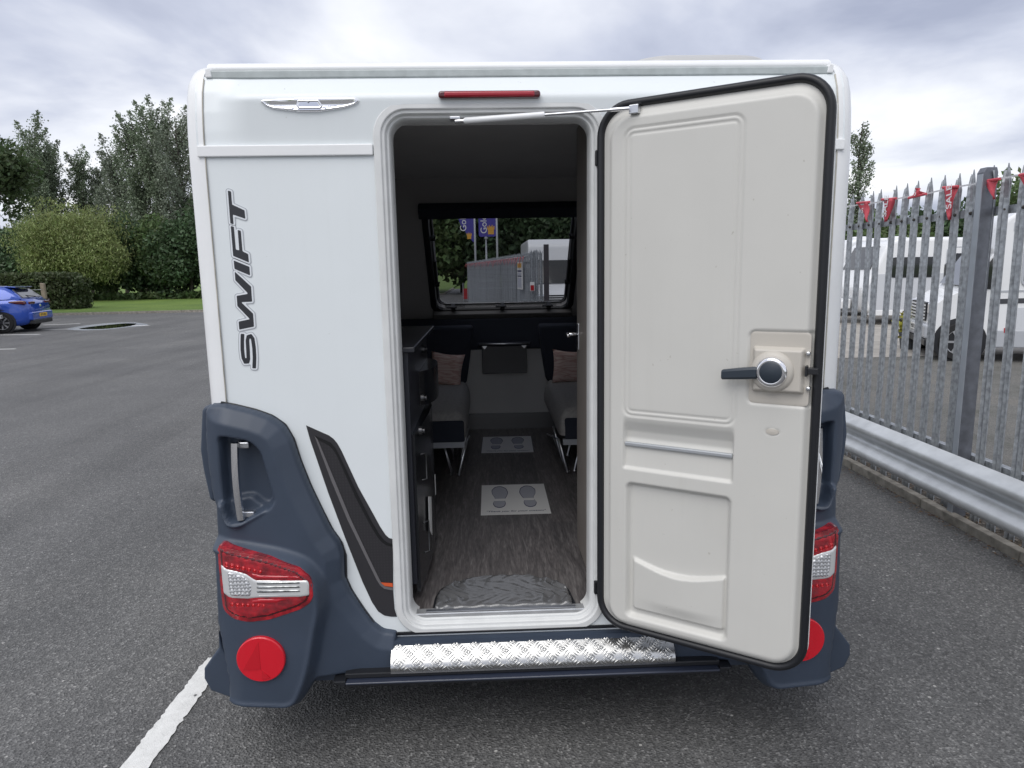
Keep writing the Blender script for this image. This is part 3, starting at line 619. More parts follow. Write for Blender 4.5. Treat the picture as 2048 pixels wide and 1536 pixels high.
for s in (-1, 1):
    relief('corner_moulding', mir(outs, s), mould_h, 0.006, 0.07, NAVY, VAN)
    # side return and lower flare
    wing = XZ([(404, 820), (412, 811), (429, 813), (431, 1005), (420, 999), (407, 940), (401, 900)], 0.05)
    MB().prism(mir(wing, s), 0.045, 0.55).build('side_moulding', NAVY, VAN, bevel=0.012, seg=3)
    fl = XZ([(440, 1258), (449, 1292), (463, 1320), (468, 1391), (425, 1376), (412, 1352), (412, 1332), (430, 1306), (441, 1292)], 0.03)
    MB().prism(mir(fl, s), 0.012, 0.60).build('side_flare', NAVY, VAN, bevel=0.012, seg=3)
    # seal along the panel edge
    SEAL = [(442, 806), (470, 811), (511, 821), (542, 832), (569, 850), (586, 878), (601, 924), (621, 974), (645, 1024), (665, 1063), (682, 1086), (690, 1111), (691, 1157), (704, 1186), (729, 1223), (748, 1249), (767, 1264), (794, 1268)]
    sp = mir(XZ(SEAL, -0.008), s)
    if s < 0: sp_l = sp
    MB().tube([(a, -0.006, b) for a, b in sp], 0.006, 8).build('panel_seal', RUBBER, VAN, smooth=True)
    # grab handle
    hx = XZ([(471, 885), (474, 960), (484, 1038)], -0.06)
    path = [(hx[0][0], hx[0][1]), (hx[1][0], hx[1][1]), (hx[2][0], hx[2][1])]
    rg = []
    for t in np.linspace(0, 1, 13):
        x_ = (1-t)**2*path[0][0]+2*t*(1-t)*path[1][0]+t*t*path[2][0]; z_ = path[0][1]+(path[2][1]-path[0][1])*t
        yb = -0.068-0.008*math.sin(math.pi*t); tw_ = 0.35*math.sin((t-0.5)*3)
        q = 0.0135-0.002*t
        rg.append([(s*-(x_+a), yb+b+tw_*a*0.6, z_) for a, b in ((-q, 0.004), (-q*0.8, -0.006), (0, -0.008), (q*0.8, -0.006), (q, 0.004), (q*0.7, 0.012), (-q*0.7, 0.012))] if s > 0 else
                  [(x_+a, yb+b+tw_*a*0.6, z_) for a, b in ((-q, 0.004), (-q*0.8, -0.006), (0, -0.008), (q*0.8, -0.006), (q, 0.004), (q*0.7, 0.012), (-q*0.7, 0.012))])
    gh = MB().loft(rg, caps=True).build('grab_handle', CHROME, VAN, smooth=True, sharp=35)
    for (a, b), dz in ((path[0], -0.012), (path[2], 0.012)):
        x_ = a if s < 0 else -a
        MB().box(min(x_, x_-s*0.04), max(x_, x_-s*0.04), -0.055, 0.0, b+dz-0.011, b+dz+0.011).build('handle_mount', STEEL, gh, bevel=0.004)
    # tail lamp
    def lamp_h(u, v, d): return 0.121+0.007*round_edge(d, 0.012)-corner(np.abs(u))
    tl = relief('tail_lamp', mir(lampo, s), lamp_h, 0.006, -0.04, REDD, VAN)
    relief('red_lens', mir(lampo, s), lambda u, v, d: 0.124+0.005*round_edge(d, 0.010)-corner(np.abs(u)), 0.006, -0.04, REDC, tl, grow=-0.008)
    def over_h(o, e): return lambda u, v, d: 0.1285+o*round_edge(d, e)-corner(np.abs(u))
    relief('clear_lens_band', mir(fillet(XZ(CLEAR, -0.125), 0.004), s), over_h(0.003, 0.004), 0.005, -0.04, LAMPS, tl)
    def slab(name, zp, m, top, e=0.003, n=None):
        return relief(name, mir(fillet(XZ(zoom5(zp), -0.127), 0.003), s), over_h(top, e), 0.005, -0.04, m, tl)
    for (za, zb0, zc, zd0, rr, nn2) in ((272, 292, 560, 352, 0.0085, 7), (322, 632, 590, 640, 0.0070, 7)):
        for q_ in range(nn2):
            a, b = za+(zc-za)*q_/(nn2-1), zb0+(zd0-zb0)*q_/(nn2-1); (x_, z_), = XZ(zoom5([(a, b)]), -0.125); yb_ = -(0.1285-float(corner(np.array(abs(x_)))))
            R2 = rr*(1-0.05*q_); MB().lathe([(R2, -0.004), (R2, 0.001), (R2*0.86, 0.0022), (R2*0.70, 0.0005), (R2*0.45, 0.0012), (R2*0.25, 0.0026), (R2*0.05, 0.003)], 14, Matrix.Translation((x_ if s < 0 else -x_, yb_, z_)) @ Matrix.Rotation(rad(90), 4, 'X')).build('led_bowl', REDB, tl, smooth=True, sharp=50)
    slab('reversing_led_cluster', [(275, 352), (350, 362), (430, 392), (470, 432), (486, 470), (486, 535), (470, 566), (300, 560), (282, 470)], LEDC, 0.006, 0.006)
    slab('bright_lens_bar', [(470, 365), (560, 385), (850, 392), (945, 412), (520, 417)], REDL, 0.0035)
    slab('lower_lens_bar', [(480, 600), (545, 588), (930, 580), (740, 600), (700, 622), (490, 625)], REDL, 0.0025)
    for k_ in range(3): slab('reflector_row', [(520, 436+35*k_), (900, 434+35*k_), (905, 460+35*k_), (524, 462+35*k_)], mat('smoked_reflector', (0.30, 0.31, 0.31), 0.2, metal=0.85, var=0.75, vscale=60), 0.005)
    slab('white_lens_edge', [(535, 550), (895, 546), (905, 556), (545, 564)], PLATEW, 0.005)
    (x_, z_), = XZ(zoom5([(962, 495)]), -0.125)
    MB().lathe([(0.0085, 0), (0.008, 0.004), (0.004, 0.005)], 16, Matrix.Translation((x_ if s < 0 else -x_, -0.120, z_)) @ Matrix.Rotation(rad(90), 4, 'X')).build('lamp_screw', REDD, tl, smooth=True, sharp=30)
    # round reflector with its moulded triangle
    (x_, z_), = XZ([(524, 1315)], -0.12); X_ = x_ if s < 0 else -x_
    RY = float(mould_h(np.array([x_+0.05]), np.array([z_]), np.array([0.09]))[0])+0.004
    rf = MB().lathe([(0.081, -0.06), (0.081, 0.006), (0.078, 0.0095), (0.0, 0.0105)], 48, Matrix.Translation((X_, -RY, z_)) @ Matrix.Rotation(rad(90), 4, 'X')).build('round_reflector', REDR, VAN, smooth=True, sharp=30)
    plate2d([ccw([(X_-0.060, z_-0.034), (X_-0.002, z_-0.034), (X_-0.002, z_+0.066)])], 0, 0.0006, 'reflector_triangle', mat('red_reflector_dark', (0.52, 0.005, 0.016), 0.25, coat=0.5), rf, Matrix.Translation((0, -RY-0.0108, 0)) @ REARM)
    plate2d([ccw([(X_+0.001, z_-0.072), (X_+0.028, z_-0.066), (X_+0.001, z_-0.036)])], 0, 0.0006, 'reflector_facet', mat('red_reflector_dark', (0.52, 0.005, 0.016), 0.25, coat=0.5), rf, Matrix.Translation((0, -RY-0.0108, 0)) @ REARM)
# valance behind the step
MB().box(-0.80, 0.80, 0.015, 0.06, 0.24, 0.43).build('valance', NAVY, VAN)
MB().tube([(sp_l[-1][0]-0.002, -0.006, sp_l[-1][1]), (-sp_l[-1][0]+0.002, -0.006, sp_l[-1][1])], 0.006, 8).build('panel_seal', RUBBER, VAN, smooth=True)
MB().box(-0.5, 0.5, -0.03, 0.02, 0.385, 0.409).build('step_backing', NAVY, VAN)
# --- tread plate step
def zat(py_, Y, px_=1000): return float(atY(px_, py_, Y)[2])
SP = [(-0.006, zat(1270.5, -0.006)), (-0.024, zat(1280, -0.024)), (-0.066, zat(1311, -0.066)), (-0.082, zat(1330, -0.082)), (-0.078, zat(1340, -0.078))]
rings = []
fine = []
for i in range(len(SP)-1):
    for t in np.linspace(0, 1, 5)[:-1]: fine.append((SP[i][0]+(SP[i+1][0]-SP[i][0])*t, SP[i][1]+(SP[i+1][1]-SP[i][1])*t))
fine.append(SP[-1])
for k_ in range(1):      # soften the folds
    fine = [fine[0]]+[tuple((np.array(fine[i-1])+2*np.array(fine[i])+np.array(fine[i+1]))/4) for i in range(1, len(fine)-1)]+[fine[-1]]
step = MB().loft([[(x_, a, b) for x_ in (-0.5, 0.5)] for a, b in fine]+[[(x_, 0.0, SP[-1][1]) for x_ in (-0.5, 0.5)]], closed=False).build('tread_plate_step', ALU, VAN, smooth=True, sharp=60)
fa = np.array(fine); seg = np.r_[0, np.cumsum(np.hypot(*np.diff(fa, axis=0).T))]
def on_step(x_, t):
    a = np.interp(t, seg, fa[:, 0]); b = np.interp(t, seg, fa[:, 1]); a2 = np.interp(t+0.002, seg, fa[:, 0]); b2 = np.interp(t+0.002, seg, fa[:, 1])
    n = np.array([-(b2-b)*-1, (a2-a)*-1]); n /= (np.linalg.norm(n)+1e-9); return a, b, n
tb = MB(); pitch = 0.0335
for i in range(32):
    for j in range(7):
        cx_ = -0.49+i*pitch; ct = 0.010+j*pitch*0.95; flip = (i+j) % 2
        for q in range(5):
            o_ = (q-2)*0.0096; L_ = 0.0145*(1-0.10*abs(q-2)); ang = rad(45 if flip else -45)
            P = []
            for w_ in np.linspace(-1, 1, 5):
                bow = 0.0025*(1-w_*w_)*(1 if flip else -1)
                lx = w_*L_; ly = o_+bow
                X_ = cx_+lx*math.cos(ang)-ly*math.sin(ang); T_ = ct+lx*math.sin(ang)+ly*math.cos(ang)
                if abs(X_) > 0.495 or T_ < 0.002 or T_ > seg[-1]-0.002: P = None; break
                a, b, n = on_step(X_, T_); P.append((X_, a-0.0008, b+0.0008))
            if P: tb.tube(P, [0.0006, 0.0024, 0.0029, 0.0024, 0.0006], 6, caps=False)
o = tb.build('tread_bars', ALU, step, smooth=True, fix=False); o['kind'] = 'stuff'
# --- dark rail under the step
zr0, zr1 = zat(1372, -0.12), zat(1345, -0.09)
rl_ = MB(); rl_.box(-0.66, 0.66, -0.075, 0.05, zr1-0.012, zr1+0.006)
rail = rl_.build('rear_rail', BLACKP, VAN, bevel=0.003)
MB().box(-0.655, 0.655, -0.10, -0.02, zr0+0.010, zr1-0.014).build('rail_channel', mat('navy_rail', (0.026, 0.033, 0.055), 0.35, coat=0.3), rail, bevel=0.006, seg=3)
MB().box(-0.655, 0.655, -0.092, -0.02, zr0-0.001, zr0+0.0085).build('rail_lip', BLACKP, rail, bevel=0.002)
for s in (-1, 1): MB().prism([(s*0.655, zr0), (s*0.655, zr1-0.01), (s*0.70, zr1-0.01), (s*0.672, zr0+0.004)], -0.094, 0.0).build('rail_end', BLACKP, rail, bevel=0.003)
# chassis
ch = MB(); ch.box(-1.0, 1.0, 0.06, 3.15, 0.40, 0.452); ch.build('underfloor', BLACKP, VAN)
for s in (-1, 1): MB().box(s*0.5-0.03, s*0.5+0.03, 0.15, 4.3 if s > 0 else 4.3, 0.28, 0.40).build('chassis_rail', GALV, VAN)
MB().tube([(-0.9, 1.75, 0.33), (0.9, 1.75, 0.33)], 0.05).build('axle', GALV, VAN)
# --- high brake lamp
P0 = atY(877, 186, -0.014); P1 = atY(1080, 184, -0.014)
hb = relief('high_brake_lamp', rrect(P0[0], 2.226, P1[0], 2.2475, 0.009), lambda u, v, d: 0.028+0.004*round_edge(d, 0.006), 0.004, 0.02, REDD, VAN)
relief('brake_lens', rrect(P0[0]+0.018, 2.2285, P1[0]-0.018, 2.2450, 0.004), lambda u, v, d: 0.031+0.005*round_edge(d, 0.005), 0.003, -0.02, mat('red_brake_lens', (0.34, 0.006, 0.02), 0.2, coat=0.4), hb)
# --- chrome badge
def zb(P): return XZ([(500+a*0.1172, 180+b*0.1172) for a, b in P], -0.008)
bo = fillet(zb([(172, 195), (235, 168), (800, 138), (1200, 134), (1800, 134), (1890, 185), (1800, 262), (1600, 318), (1200, 378), (850, 380), (400, 330), (255, 275)]), 0.008)
BVC = float(np.mean([p_[1] for p_ in bo]))
badge = relief('badge', bo, lambda u, v, d: 0.008+0.010*round_edge(d, 0.004)-0.003*sst(0.003, 0.006, d)+0.16*np.abs(v-BVC+0.004)*sst(0.003, 0.007, d), 0.0025, 0.015, CHROME, VAN)
bc = fillet(zb([(815, 205), (830, 180), (1180, 178), (1195, 200), (1250, 285), (1215, 330), (850, 335), (800, 280)]), 0.003)
relief('badge_plate', bc, lambda u, v, d: 0.0165+0.003*round_edge(d, 0.004)-0.002*sst(0.003, 0.005, d), 0.002, -0.005, CHROME, badge)
bird = zb([(930, 190), (985, 205), (1040, 192), (1025, 215), (1005, 235), (985, 222)])
plate2d([ccw(bird)], 0, 0.001, 'badge_emblem', LSILV, badge, Matrix.Translation((0, -0.0205, 0)) @ REARM)
# --- vertical lettering
def zl(P): return ccw(XZ([(430+a*0.2669, 350+b*0.2669) for a, b in P], 0))
T_ = [(98, 117), (122, 124), (130, 222), (223, 265), (229, 328), (135, 296), (141, 370), (117, 362)]
F_ = [(120, 382), (143, 388), (158, 558), (184, 566), (172, 412), (195, 418), (208, 572), (250, 592), (256, 655), (138, 606)]
I_ = [(142, 640), (260, 688), (264, 752), (148, 703)]
W_ = [(150, 724), (272, 836), (280, 948), (196, 952), (287, 1038), (294, 1135), (184, 1158), (179, 1098), (264, 1080), (170, 982), (164, 905), (252, 890), (154, 788)]
SC_ = [(208, 1190), (206, 1250), (207, 1310), (214, 1370), (230, 1404), (247, 1402), (252, 1380), (249, 1310), (245, 1240), (251, 1208), (268, 1202), (284, 1225), (294, 1290), (298, 1370), (295, 1448)]
SA = np.array(SC_, float); tg = np.gradient(SA, axis=0); tg /= np.linalg.norm(tg, axis=1)[:, None]; nn = np.stack([-tg[:, 1], tg[:, 0]], 1)*13.5
S_ = [tuple(p) for p in SA+nn]+[tuple(p) for p in (SA-nn)[::-1]]
for nm, P in (('letter_t', T_), ('letter_f', F_), ('letter_i', I_), ('letter_w', W_), ('letter_s', S_)):
    Q = fillet(zl(P), 0.002, 2)
    rim = relief('letter_rim', Q, lambda u, v, d: 0.0014+0*u, 0.0022, 0.0, LSILV, VAN, grow=0.0075)
    relief('letter_outline', Q, lambda u, v, d: 0.0020+0*u, 0.0022, 0.0, LWHITE, rim, grow=0.0048)
    relief('letter', Q, lambda u, v, d: 0.0026+0*u, 0.0022, 0.0, LETTER, rim)
# --- charcoal swoosh graphic
def zd(P): return ccw(XZ([(580+a*0.2735, 840+b*0.2735) for a, b in P], 0))
sw = plate2d([zd([(118, 38), (285, 112), (318, 136), (345, 168), (375, 220), (500, 490), (600, 670), (660, 780), (700, 840), (725, 862), (752, 870), (755, 1250), (765, 1380), (782, 1437), (740, 1437), (690, 1428), (645, 1398), (600, 1330), (530, 1180), (400, 850), (280, 530), (150, 150)])], 0, 0.0003, 'swoosh_graphic', DECALD, VAN, Matrix.Translation((0, -0.0014, 0)) @ REARM)
def hexprint(t, p):
    c = N(t, 'ShaderNodeTexCoord').outputs['Object']
    v = tex(t, 'ShaderNodeTexVoronoi', c, Scale=95.0, Randomness=0.0)
    t.links.new(ramp(t, v.outputs['Distance'], [(0.2, (0.034, 0.032, 0.036)), (0.5, (0.024, 0.023, 0.026))]), p.inputs['Base Color']); p.inputs['Roughness'].default_value = 0.4
plate2d([zd([(205, 140), (290, 185), (318, 215), (345, 260), (480, 560), (580, 750), (640, 850), (670, 885), (705, 910), (751, 925), (752, 1186), (665, 1183), (560, 960), (440, 705), (320, 415)])], 0, 0.0003, 'swoosh_panel', node_mat('hexagon_print', hexprint), sw, Matrix.Translation((0, -0.0024, 0)) @ REARM)
plate2d([zd([(182, 112), (300, 165), (330, 200), (356, 245), (505, 560), (600, 745), (655, 835), (685, 875), (715, 895), (751, 905), (751, 925), (705, 912), (670, 888), (640, 852), (580, 752), (480, 562), (345, 262), (318, 217), (290, 187), (205, 142)])], 0, 0.0003, 'swoosh_shadow_line', mat('black_decal', (0.006, 0.006, 0.007), 0.4), sw, Matrix.Translation((0, -0.0034, 0)) @ REARM)
plate2d([zd([(182, 115), (205, 142), (320, 418), (440, 708), (560, 963), (650, 1150), (668, 1184), (695, 1212), (753, 1222), (754, 1242), (690, 1230), (660, 1205), (635, 1165), (540, 970), (420, 722), (300, 432)])], 0, 0.0003, 'swoosh_grey_line', DECALG, sw, Matrix.Translation((0, -0.0044, 0)) @ REARM)
plate2d([zd([(664, 1183), (752, 1188), (754, 1216), (695, 1209)])], 0, 0.0003, 'swoosh_orange_line', DECALO, sw, Matrix.Translation((0, -0.0054, 0)) @ REARM)

# ------------------------------------------------------------------ the open door
DH = np.array([0.2296, -0.04, 0.46]); DT = 0.5882; DE = 0.0035; DW, DHh = 0.683, 1.74
ud = np.array([math.cos(DT), -math.sin(DT), 0.]); zz_ = np.array([0, 0, 1.])
DU = ud*math.cos(DE)+zz_*math.sin(DE); DV = zz_*math.cos(DE)-ud*math.sin(DE); DN = np.cross(DU, DV)   # DN points towards the viewer side
DM = Matrix(((DU[0], -DN[0], DV[0], DH[0]), (DU[1], -DN[1], DV[1], DH[1]), (DU[2], -DN[2], DV[2], DH[2]), (0, 0, 0, 1)))
def duv(px, py, lift=0.0):
    d = ray(px, py); o_ = DH+DN*lift; t = ((o_-CAM)@DN)/(d@DN); p = CAM+t*d-DH; return p@DU, p@DV
def door_loft(prof, r):
    return [[(a, yy, b) for a, b in rrect(i, i, DW-i, DHh-i, max(r-i, 0.01), 10)] for i, yy in prof]
door = MB().loft(door_loft([(0.03, 0.055), (0.004, 0.055), (0.0, 0.050), (0.0, 0.030), (0.010, 0.028)], 0.10), M=DM).build('door', RUBBER, VAN, smooth=True, sharp=35)
MB().add([(a, 0.056, b) for a, b in rrect(0.002, 0.002, DW-0.002, DHh-0.002, 0.1, 10)], [tuple(range(44))], DM).build('outer_skin', WHITE, door, fix=False)
MB().loft(door_loft([(0.001, 0.0290), (-0.0035, 0.0285), (-0.0035, 0.0262), (0.006, 0.0255)], 0.10), M=DM).build('bright_edge', TRIMW, door, smooth=True)
MB().loft(door_loft([(0.003, 0.025), (-0.002, 0.018), (-0.004, 0.006), (0.0, -0.004), (0.008, -0.008), (0.016, -0.005), (0.021, 0.004), (0.021, 0.014)], 0.10), M=DM).build('door_seal', RUBBER, door, smooth=True)
def drect(a, b, c_=None):
    (u0, v1), (u1, v0) = duv(*a), duv(*b); return u0, v0, u1, v1
pan = (0.046, 0.020, 0.653, 1.694)
g1 = (duv(1252, 500)[0], duv(1355, 838)[1], duv(1485, 400)[0], duv(1370, 245)[1])
scoop = (duv(1250, 860)[0], duv(1250, 934)[1], duv(1467, 900)[0], duv(1250, 832)[1])
low = (duv(1254, 1100)[0], duv(1360, 1256)[1], duv(1460, 1100)[0], duv(1254, 962)[1])
poc = (duv(1266, 1150)[0], duv(1360, 1240)[1], duv(1449, 1200)[0], duv(1266, 1112)[1])
lockr = (duv(1497, 740)[0], duv(1497, 806)[1], duv(1624, 740)[0], duv(1550, 660)[1])
ov = duv(1546, 862)
def groove(s_, w, dep): return -dep*np.exp(-(s_/w)**2)
def lining_h(u, v, d):
    h = 0.003+0.0*u
    p = rr_sd(u, v, *pan, 0.075); h += 0.009*sst(-0.006, 0.010, p)
    a = rr_sd(u, v, *g1, 0.028); h += groove(a, 0.0034, 0.0042)+groove(a-0.014, 0.0034, 0.0042)-0.001*sst(0.014, 0.02, a)
    b = rr_sd(u, v, *scoop, 0.006); t = np.clip((scoop[3]-v)/(scoop[3]-scoop[1]), 0, 1)
    h += np.where(b > -0.004, -sst(-0.003, 0.003, b)*np.interp(t, [0, 0.08, 0.28, 0.42, 0.55, 0.97, 1.0], [0, 0.004, 0.020, 0.024, 0.016, 0.010, 0.002]), 0)
    c_ = rr_sd(u, v, *low, 0.02); h -= 0.020*sst(-0.004, 0.013, c_)
    x_ = (u-poc[0])/(poc[2]-poc[0]); topc = poc[3]-0.006-0.038*np.sin(np.clip(x_, 0, 1)*math.pi)*0.8
    pk = np.minimum(rr_sd(u, v, poc[0], poc[1], poc[2], poc[3]+0.05, 0.012), topc-v)
    bulge = 0.012+0.010*np.exp(-((x_-0.55)/0.35)**2)*sst(poc[1], poc[1]+0.05, v)
    h += bulge*sst(-0.003, 0.006, pk)
    l = rr_sd(u, v, lockr[0], lockr[1], lockr[2]+0.05, lockr[3], 0.02); h += np.where(u < lockr[2], 1, 0)*(-0.007*sst(-0.002, 0.005, l))
    e = 1-np.hypot((u-ov[0])/0.017, (v-ov[1])/0.009); h += -0.003*np.exp(-(e/0.16)**2)
    h -= 0.010*sst(0.028, 0.0, d)
    return h
relief('door_lining', rrect(0.017, 0.017, DW-0.017, DHh-0.017, 0.083, 10), lining_h, 0.0042, 0.02, CREAM, door, M=DM)
# bar across the scoop
zb_ = duv(1250, 886)[1]
MB().box(scoop[0]+0.001, scoop[2]-0.001, -0.007, 0.01, zb_-0.0065, zb_+0.0065, DM).build('retaining_bar', mat('silver_grey_plastic', (0.42, 0.44, 0.46), 0.35, metal=0.4), door, bevel=0.003)
# lock box, rosette, lever
bx = (duv(1504, 740)[0], duv(1504, 783)[1], duv(1614, 740)[0], duv(1550, 690)[1])
relief('lock_box', rrect(*bx, 0.010), lambda u, v, d: 0.004+0.026*sst(0, 0.014, d), 0.003, 0.0, CREAM2, door, M=DM)
relief('lock_plate', rrect(lockr[0]+0.005, lockr[1]+0.004, lockr[2]-0.004, lockr[3]-0.005, 0.012), lambda u, v, d: 0.0075+0.001*round_edge(d, 0.004), 0.004, 0.0, CREAM2, door, M=DM)
lc = duv(1543, 744, 0.04)
LM = DM @ Matrix.Translation((lc[0], 0, lc[1])) @ Matrix.Rotation(rad(90), 4, 'X')
MB().lathe([(0.060, 0.02), (0.059, 0.032), (0.052, 0.040), (0.044, 0.043)], 40, LM).build('lock_rosette', CREAM2, door, smooth=True, sharp=50)
MB().lathe([(0.0445, 0.040), (0.044, 0.047), (0.040, 0.053), (0.034, 0.056), (0.031, 0.0545)], 40, LM).build('chrome_ring', CHROME, door, smooth=True, sharp=60)
MB().lathe([(0.0305, 0.05), (0.0305, 0.056), (0.028, 0.058), (0.0, 0.0585)], 40, LM).build('lock_knob', SLATE, door, smooth=True, sharp=40)
le = duv(1443, 749, 0.05); lr_ = duv(1508, 746, 0.05)
lv = MB(); lv.loft([[(u_, -0.046+b, v_+a) for a, b in ((-w_, 0.006), (-w_, -0.004), (-w_*0.6, -0.009), (w_*0.6, -0.009), (w_, -0.004), (w_, 0.006))] for u_, v_, w_ in ((le[0], le[1], 0.0125), (le[0]+0.003, le[1], 0.0145), ((le[0]+lr_[0])/2, (le[1]+lr_[1])/2, 0.0165), (lr_[0], lr_[1], 0.0175), (lr_[0]+0.006, lr_[1], 0.017))], caps=True, M=DM)
lv.build('lever', SLATE, door, smooth=True, sharp=35)
for py_ in (707, 777):
    b_ = duv(1617, py_, 0.01)
    MB().lathe([(0.0065, 0), (0.006, 0.012), (0.003, 0.014)], 14, DM @ Matrix.Translation((b_[0], -0.008, b_[1])) @ Matrix.Rotation(rad(90), 4, 'X')).build('lock_stud', STEEL, door, smooth=True, sharp=30)
b_ = duv(1613, 742, 0.02)
MB().box(b_[0]-0.003, b_[0]+0.003, -0.032, 0.0, b_[1]-0.015, b_[1]+0.015, DM).box(b_[0], b_[0]+0.030, -0.026, -0.004, b_[1]-0.009, b_[1]+0.009, DM).build('lock_bolt', BLACKP, door, bevel=0.002)
MB().lathe([(0.018, 0), (0.0175, 0.002), (0.0, 0.003)], 28, DM @ Matrix.Translation((ov[0], -0.0115, ov[1])) @ Matrix.Rotation(rad(90), 4, 'X') @ Matrix.Scale(0.5, 4, (0, 1, 0))).build('oval_cap', CREAM2, door, smooth=True, sharp=40)
# hinge
for z_ in (0.55, 2.02): MB().box(0.222, 0.240, -0.012, 0.02, z_, z_+0.05).build('hinge', RUBBER, door, bevel=0.004)
# gas stay
sa = atY(913, 242, 0.012); sb_ = duv(1258, 217, 0.03); sb3 = np.array(DM @ Vector((sb_[0], -0.03, sb_[1]))); s0 = atY(928, 241.5, -0.01)
dirv = (sb3-s0)/np.linalg.norm(sb3-s0); L_ = np.linalg.norm(sb3-s0)
st = MB().tube([s0, s0+dirv*0.004, s0+dirv*(L_*0.5-0.004), s0+dirv*L_*0.5], [0.0075, 0.0095, 0.0095, 0.0085], 14).build('door_stay', TRIMW, VAN, smooth=True, sharp=40)
MB().tube([s0+dirv*L_*0.5, s0+dirv*(L_-0.05)], 0.0042, 10).build('stay_rod', STEEL, st, smooth=True, sharp=40)
for a, b_ in ((s0+dirv*(L_-0.055), sb3), (s0-dirv*0.028, s0)): MB().tube([a, b_], 0.006, 10).build('stay_socket', CHROME, st, smooth=True, sharp=40)
MB().box(sb_[0]-0.004, sb_[0]+0.026, -0.022, -0.001, sb_[1]-0.014, sb_[1]+0.012, DM).build('stay_bracket', STEEL, st, bevel=0.002)
MB().box(s0[0]-0.045, s0[0]-0.012, -0.006, 0.03, s0[2]+0.006, s0[2]+0.015).build('stay_bracket', STEEL, st, bevel=0.002)

# ------------------------------------------------------------------ inside the caravan
FZ = 0.478
MB().box(-1.03, 1.03, 0.05, 2.93, 0.455, FZ).build('interior_floor', WOOD, VAN)
ip = [(0.05, FZ), (2.93, FZ), (2.93, 1.10), (3.0, 1.30), (2.20, 2.262), (0.2, 2.275), (0.15, 2.22), (0.06, 2.05)]
for s in (-1, 1): MB().prism(ip, s*1.012, s*1.035, 'x').build('interior_side_wall', INT_WALL, VAN)
MB().prism([(0.12, 2.262), (2.2, 2.262), (2.2, 2.29), (0.12, 2.29)], -1.02, 1.02, 'x').build('interior_ceiling', INT_CEIL, VAN)
for a, b in ((-1.03, -0.4825), (0.2585, 1.03)): MB().box(a, b, 0.036, 0.05, FZ, 2.05).build('interior_rear_wall', INT_WALL, VAN)
MB().box(-0.50, 0.28, 0.090, 0.11, 2.172, 2.27).build('door_header', INT_CEIL, VAN)
MB().box(-1.02, 1.02, 2.93, 2.97, FZ, 1.30).build('interior_front_wall', mat('pale_front_wall', (0.62, 0.615, 0.60), 0.5, var=0.03), VAN)
sk_ = MB().box(-1.0, 1.0, 2.915, 2.93, FZ, 0.60).build('front_kick_strip', mat('brushed_kick_strip', (0.20, 0.20, 0.20), 0.35, metal=0.6), VAN)
MB().box(-1.02, 1.02, 2.885, 2.99, 1.10, 1.335).build('front_upholstery', INT_NAVY, VAN, bevel=0.01)
# sloping front window: plane through A (bottom) and B (top)
A_, B_ = np.array([0, 2.98, 1.335]), np.array([0, 2.24, 2.19]); sv = (B_-A_)/np.linalg.norm(B_-A_); SL = np.linalg.norm(B_-A_)
sn = np.array([0, -sv[2], sv[1]])                                # towards the inside (rear) of the van
WM = Matrix(((1, 0, 0, 0), (0, -sn[1], sv[1], A_[1]), (0, -sn[2], sv[2], A_[2]), (0, 0, 0, 1)))   # local (x, -inward, up slope)
def wpt(px, py):
    d = ray(px, py); t = ((A_-CAM)@sn)/(d@sn); p = CAM+t*d-A_; return p[0], p@sv
wl = np.mean([wpt(850, 428)[0], wpt(880, 600)[0]]); wr = np.mean([wpt(1152, 428)[0], wpt(1133, 600)[0]]); wt = wpt(1000, 425)[1]; wb = wpt(1000, 614)[1]
relief('front_slope_panel', [(-1.02, -0.07), (1.02, -0.07), (1.02, SL+0.11), (-1.02, SL+0.11)], lambda u, v, d: 0*u, 0.03, 0.03, mat('grey_front_lining', (0.42, 0.41, 0.405), 0.7), VAN, M=WM, holes=[rrect(wl, wb, wr, wt, 0.05)])
fw = MB().loft([[(a, yy, b) for a, b in rrect(wl-i, wb-i, wr+i, wt+i, 0.05+i, 8)] for i, yy in ((0.05, 0.0), (0.048, -0.018), (0.03, -0.022), (0.004, -0.02), (0.0, -0.012), (0.0, 0.035), (-0.012, 0.037))], M=WM).build('front_window', BLACKP, VAN, smooth=True, sharp=35)
MB().loft([[(a, yy, b) for a, b in rrect(wl-i, wb-i, wr+i, wt+i, 0.05, 8)] for i, yy in ((-0.010, 0.030), (-0.016, 0.026), (-0.020, 0.034))], M=WM).build('pane_edge', STEEL, fw, smooth=True)
MB().add([(a, 0.040, b) for a, b in rrect(wl-0.01, wb-0.01, wr+0.01, wt+0.01, 0.05, 8)], [tuple(range(32))], WM).build('pane', ACRYL, fw, fix=False)
MB().box(wl-0.06, wr+0.06, -0.075, 0.0, wt+0.005, wt+0.085, WM).build('blind_cassette', INT_NAVY, fw, bevel=0.01)
MB().box(wl-0.035, wr+0.04, -0.06, 0.0, wb-0.085, wb-0.012, WM).build('blind_rail', mat('grey_blind_rail', (0.14, 0.135, 0.13), 0.5), fw, bevel=0.006)
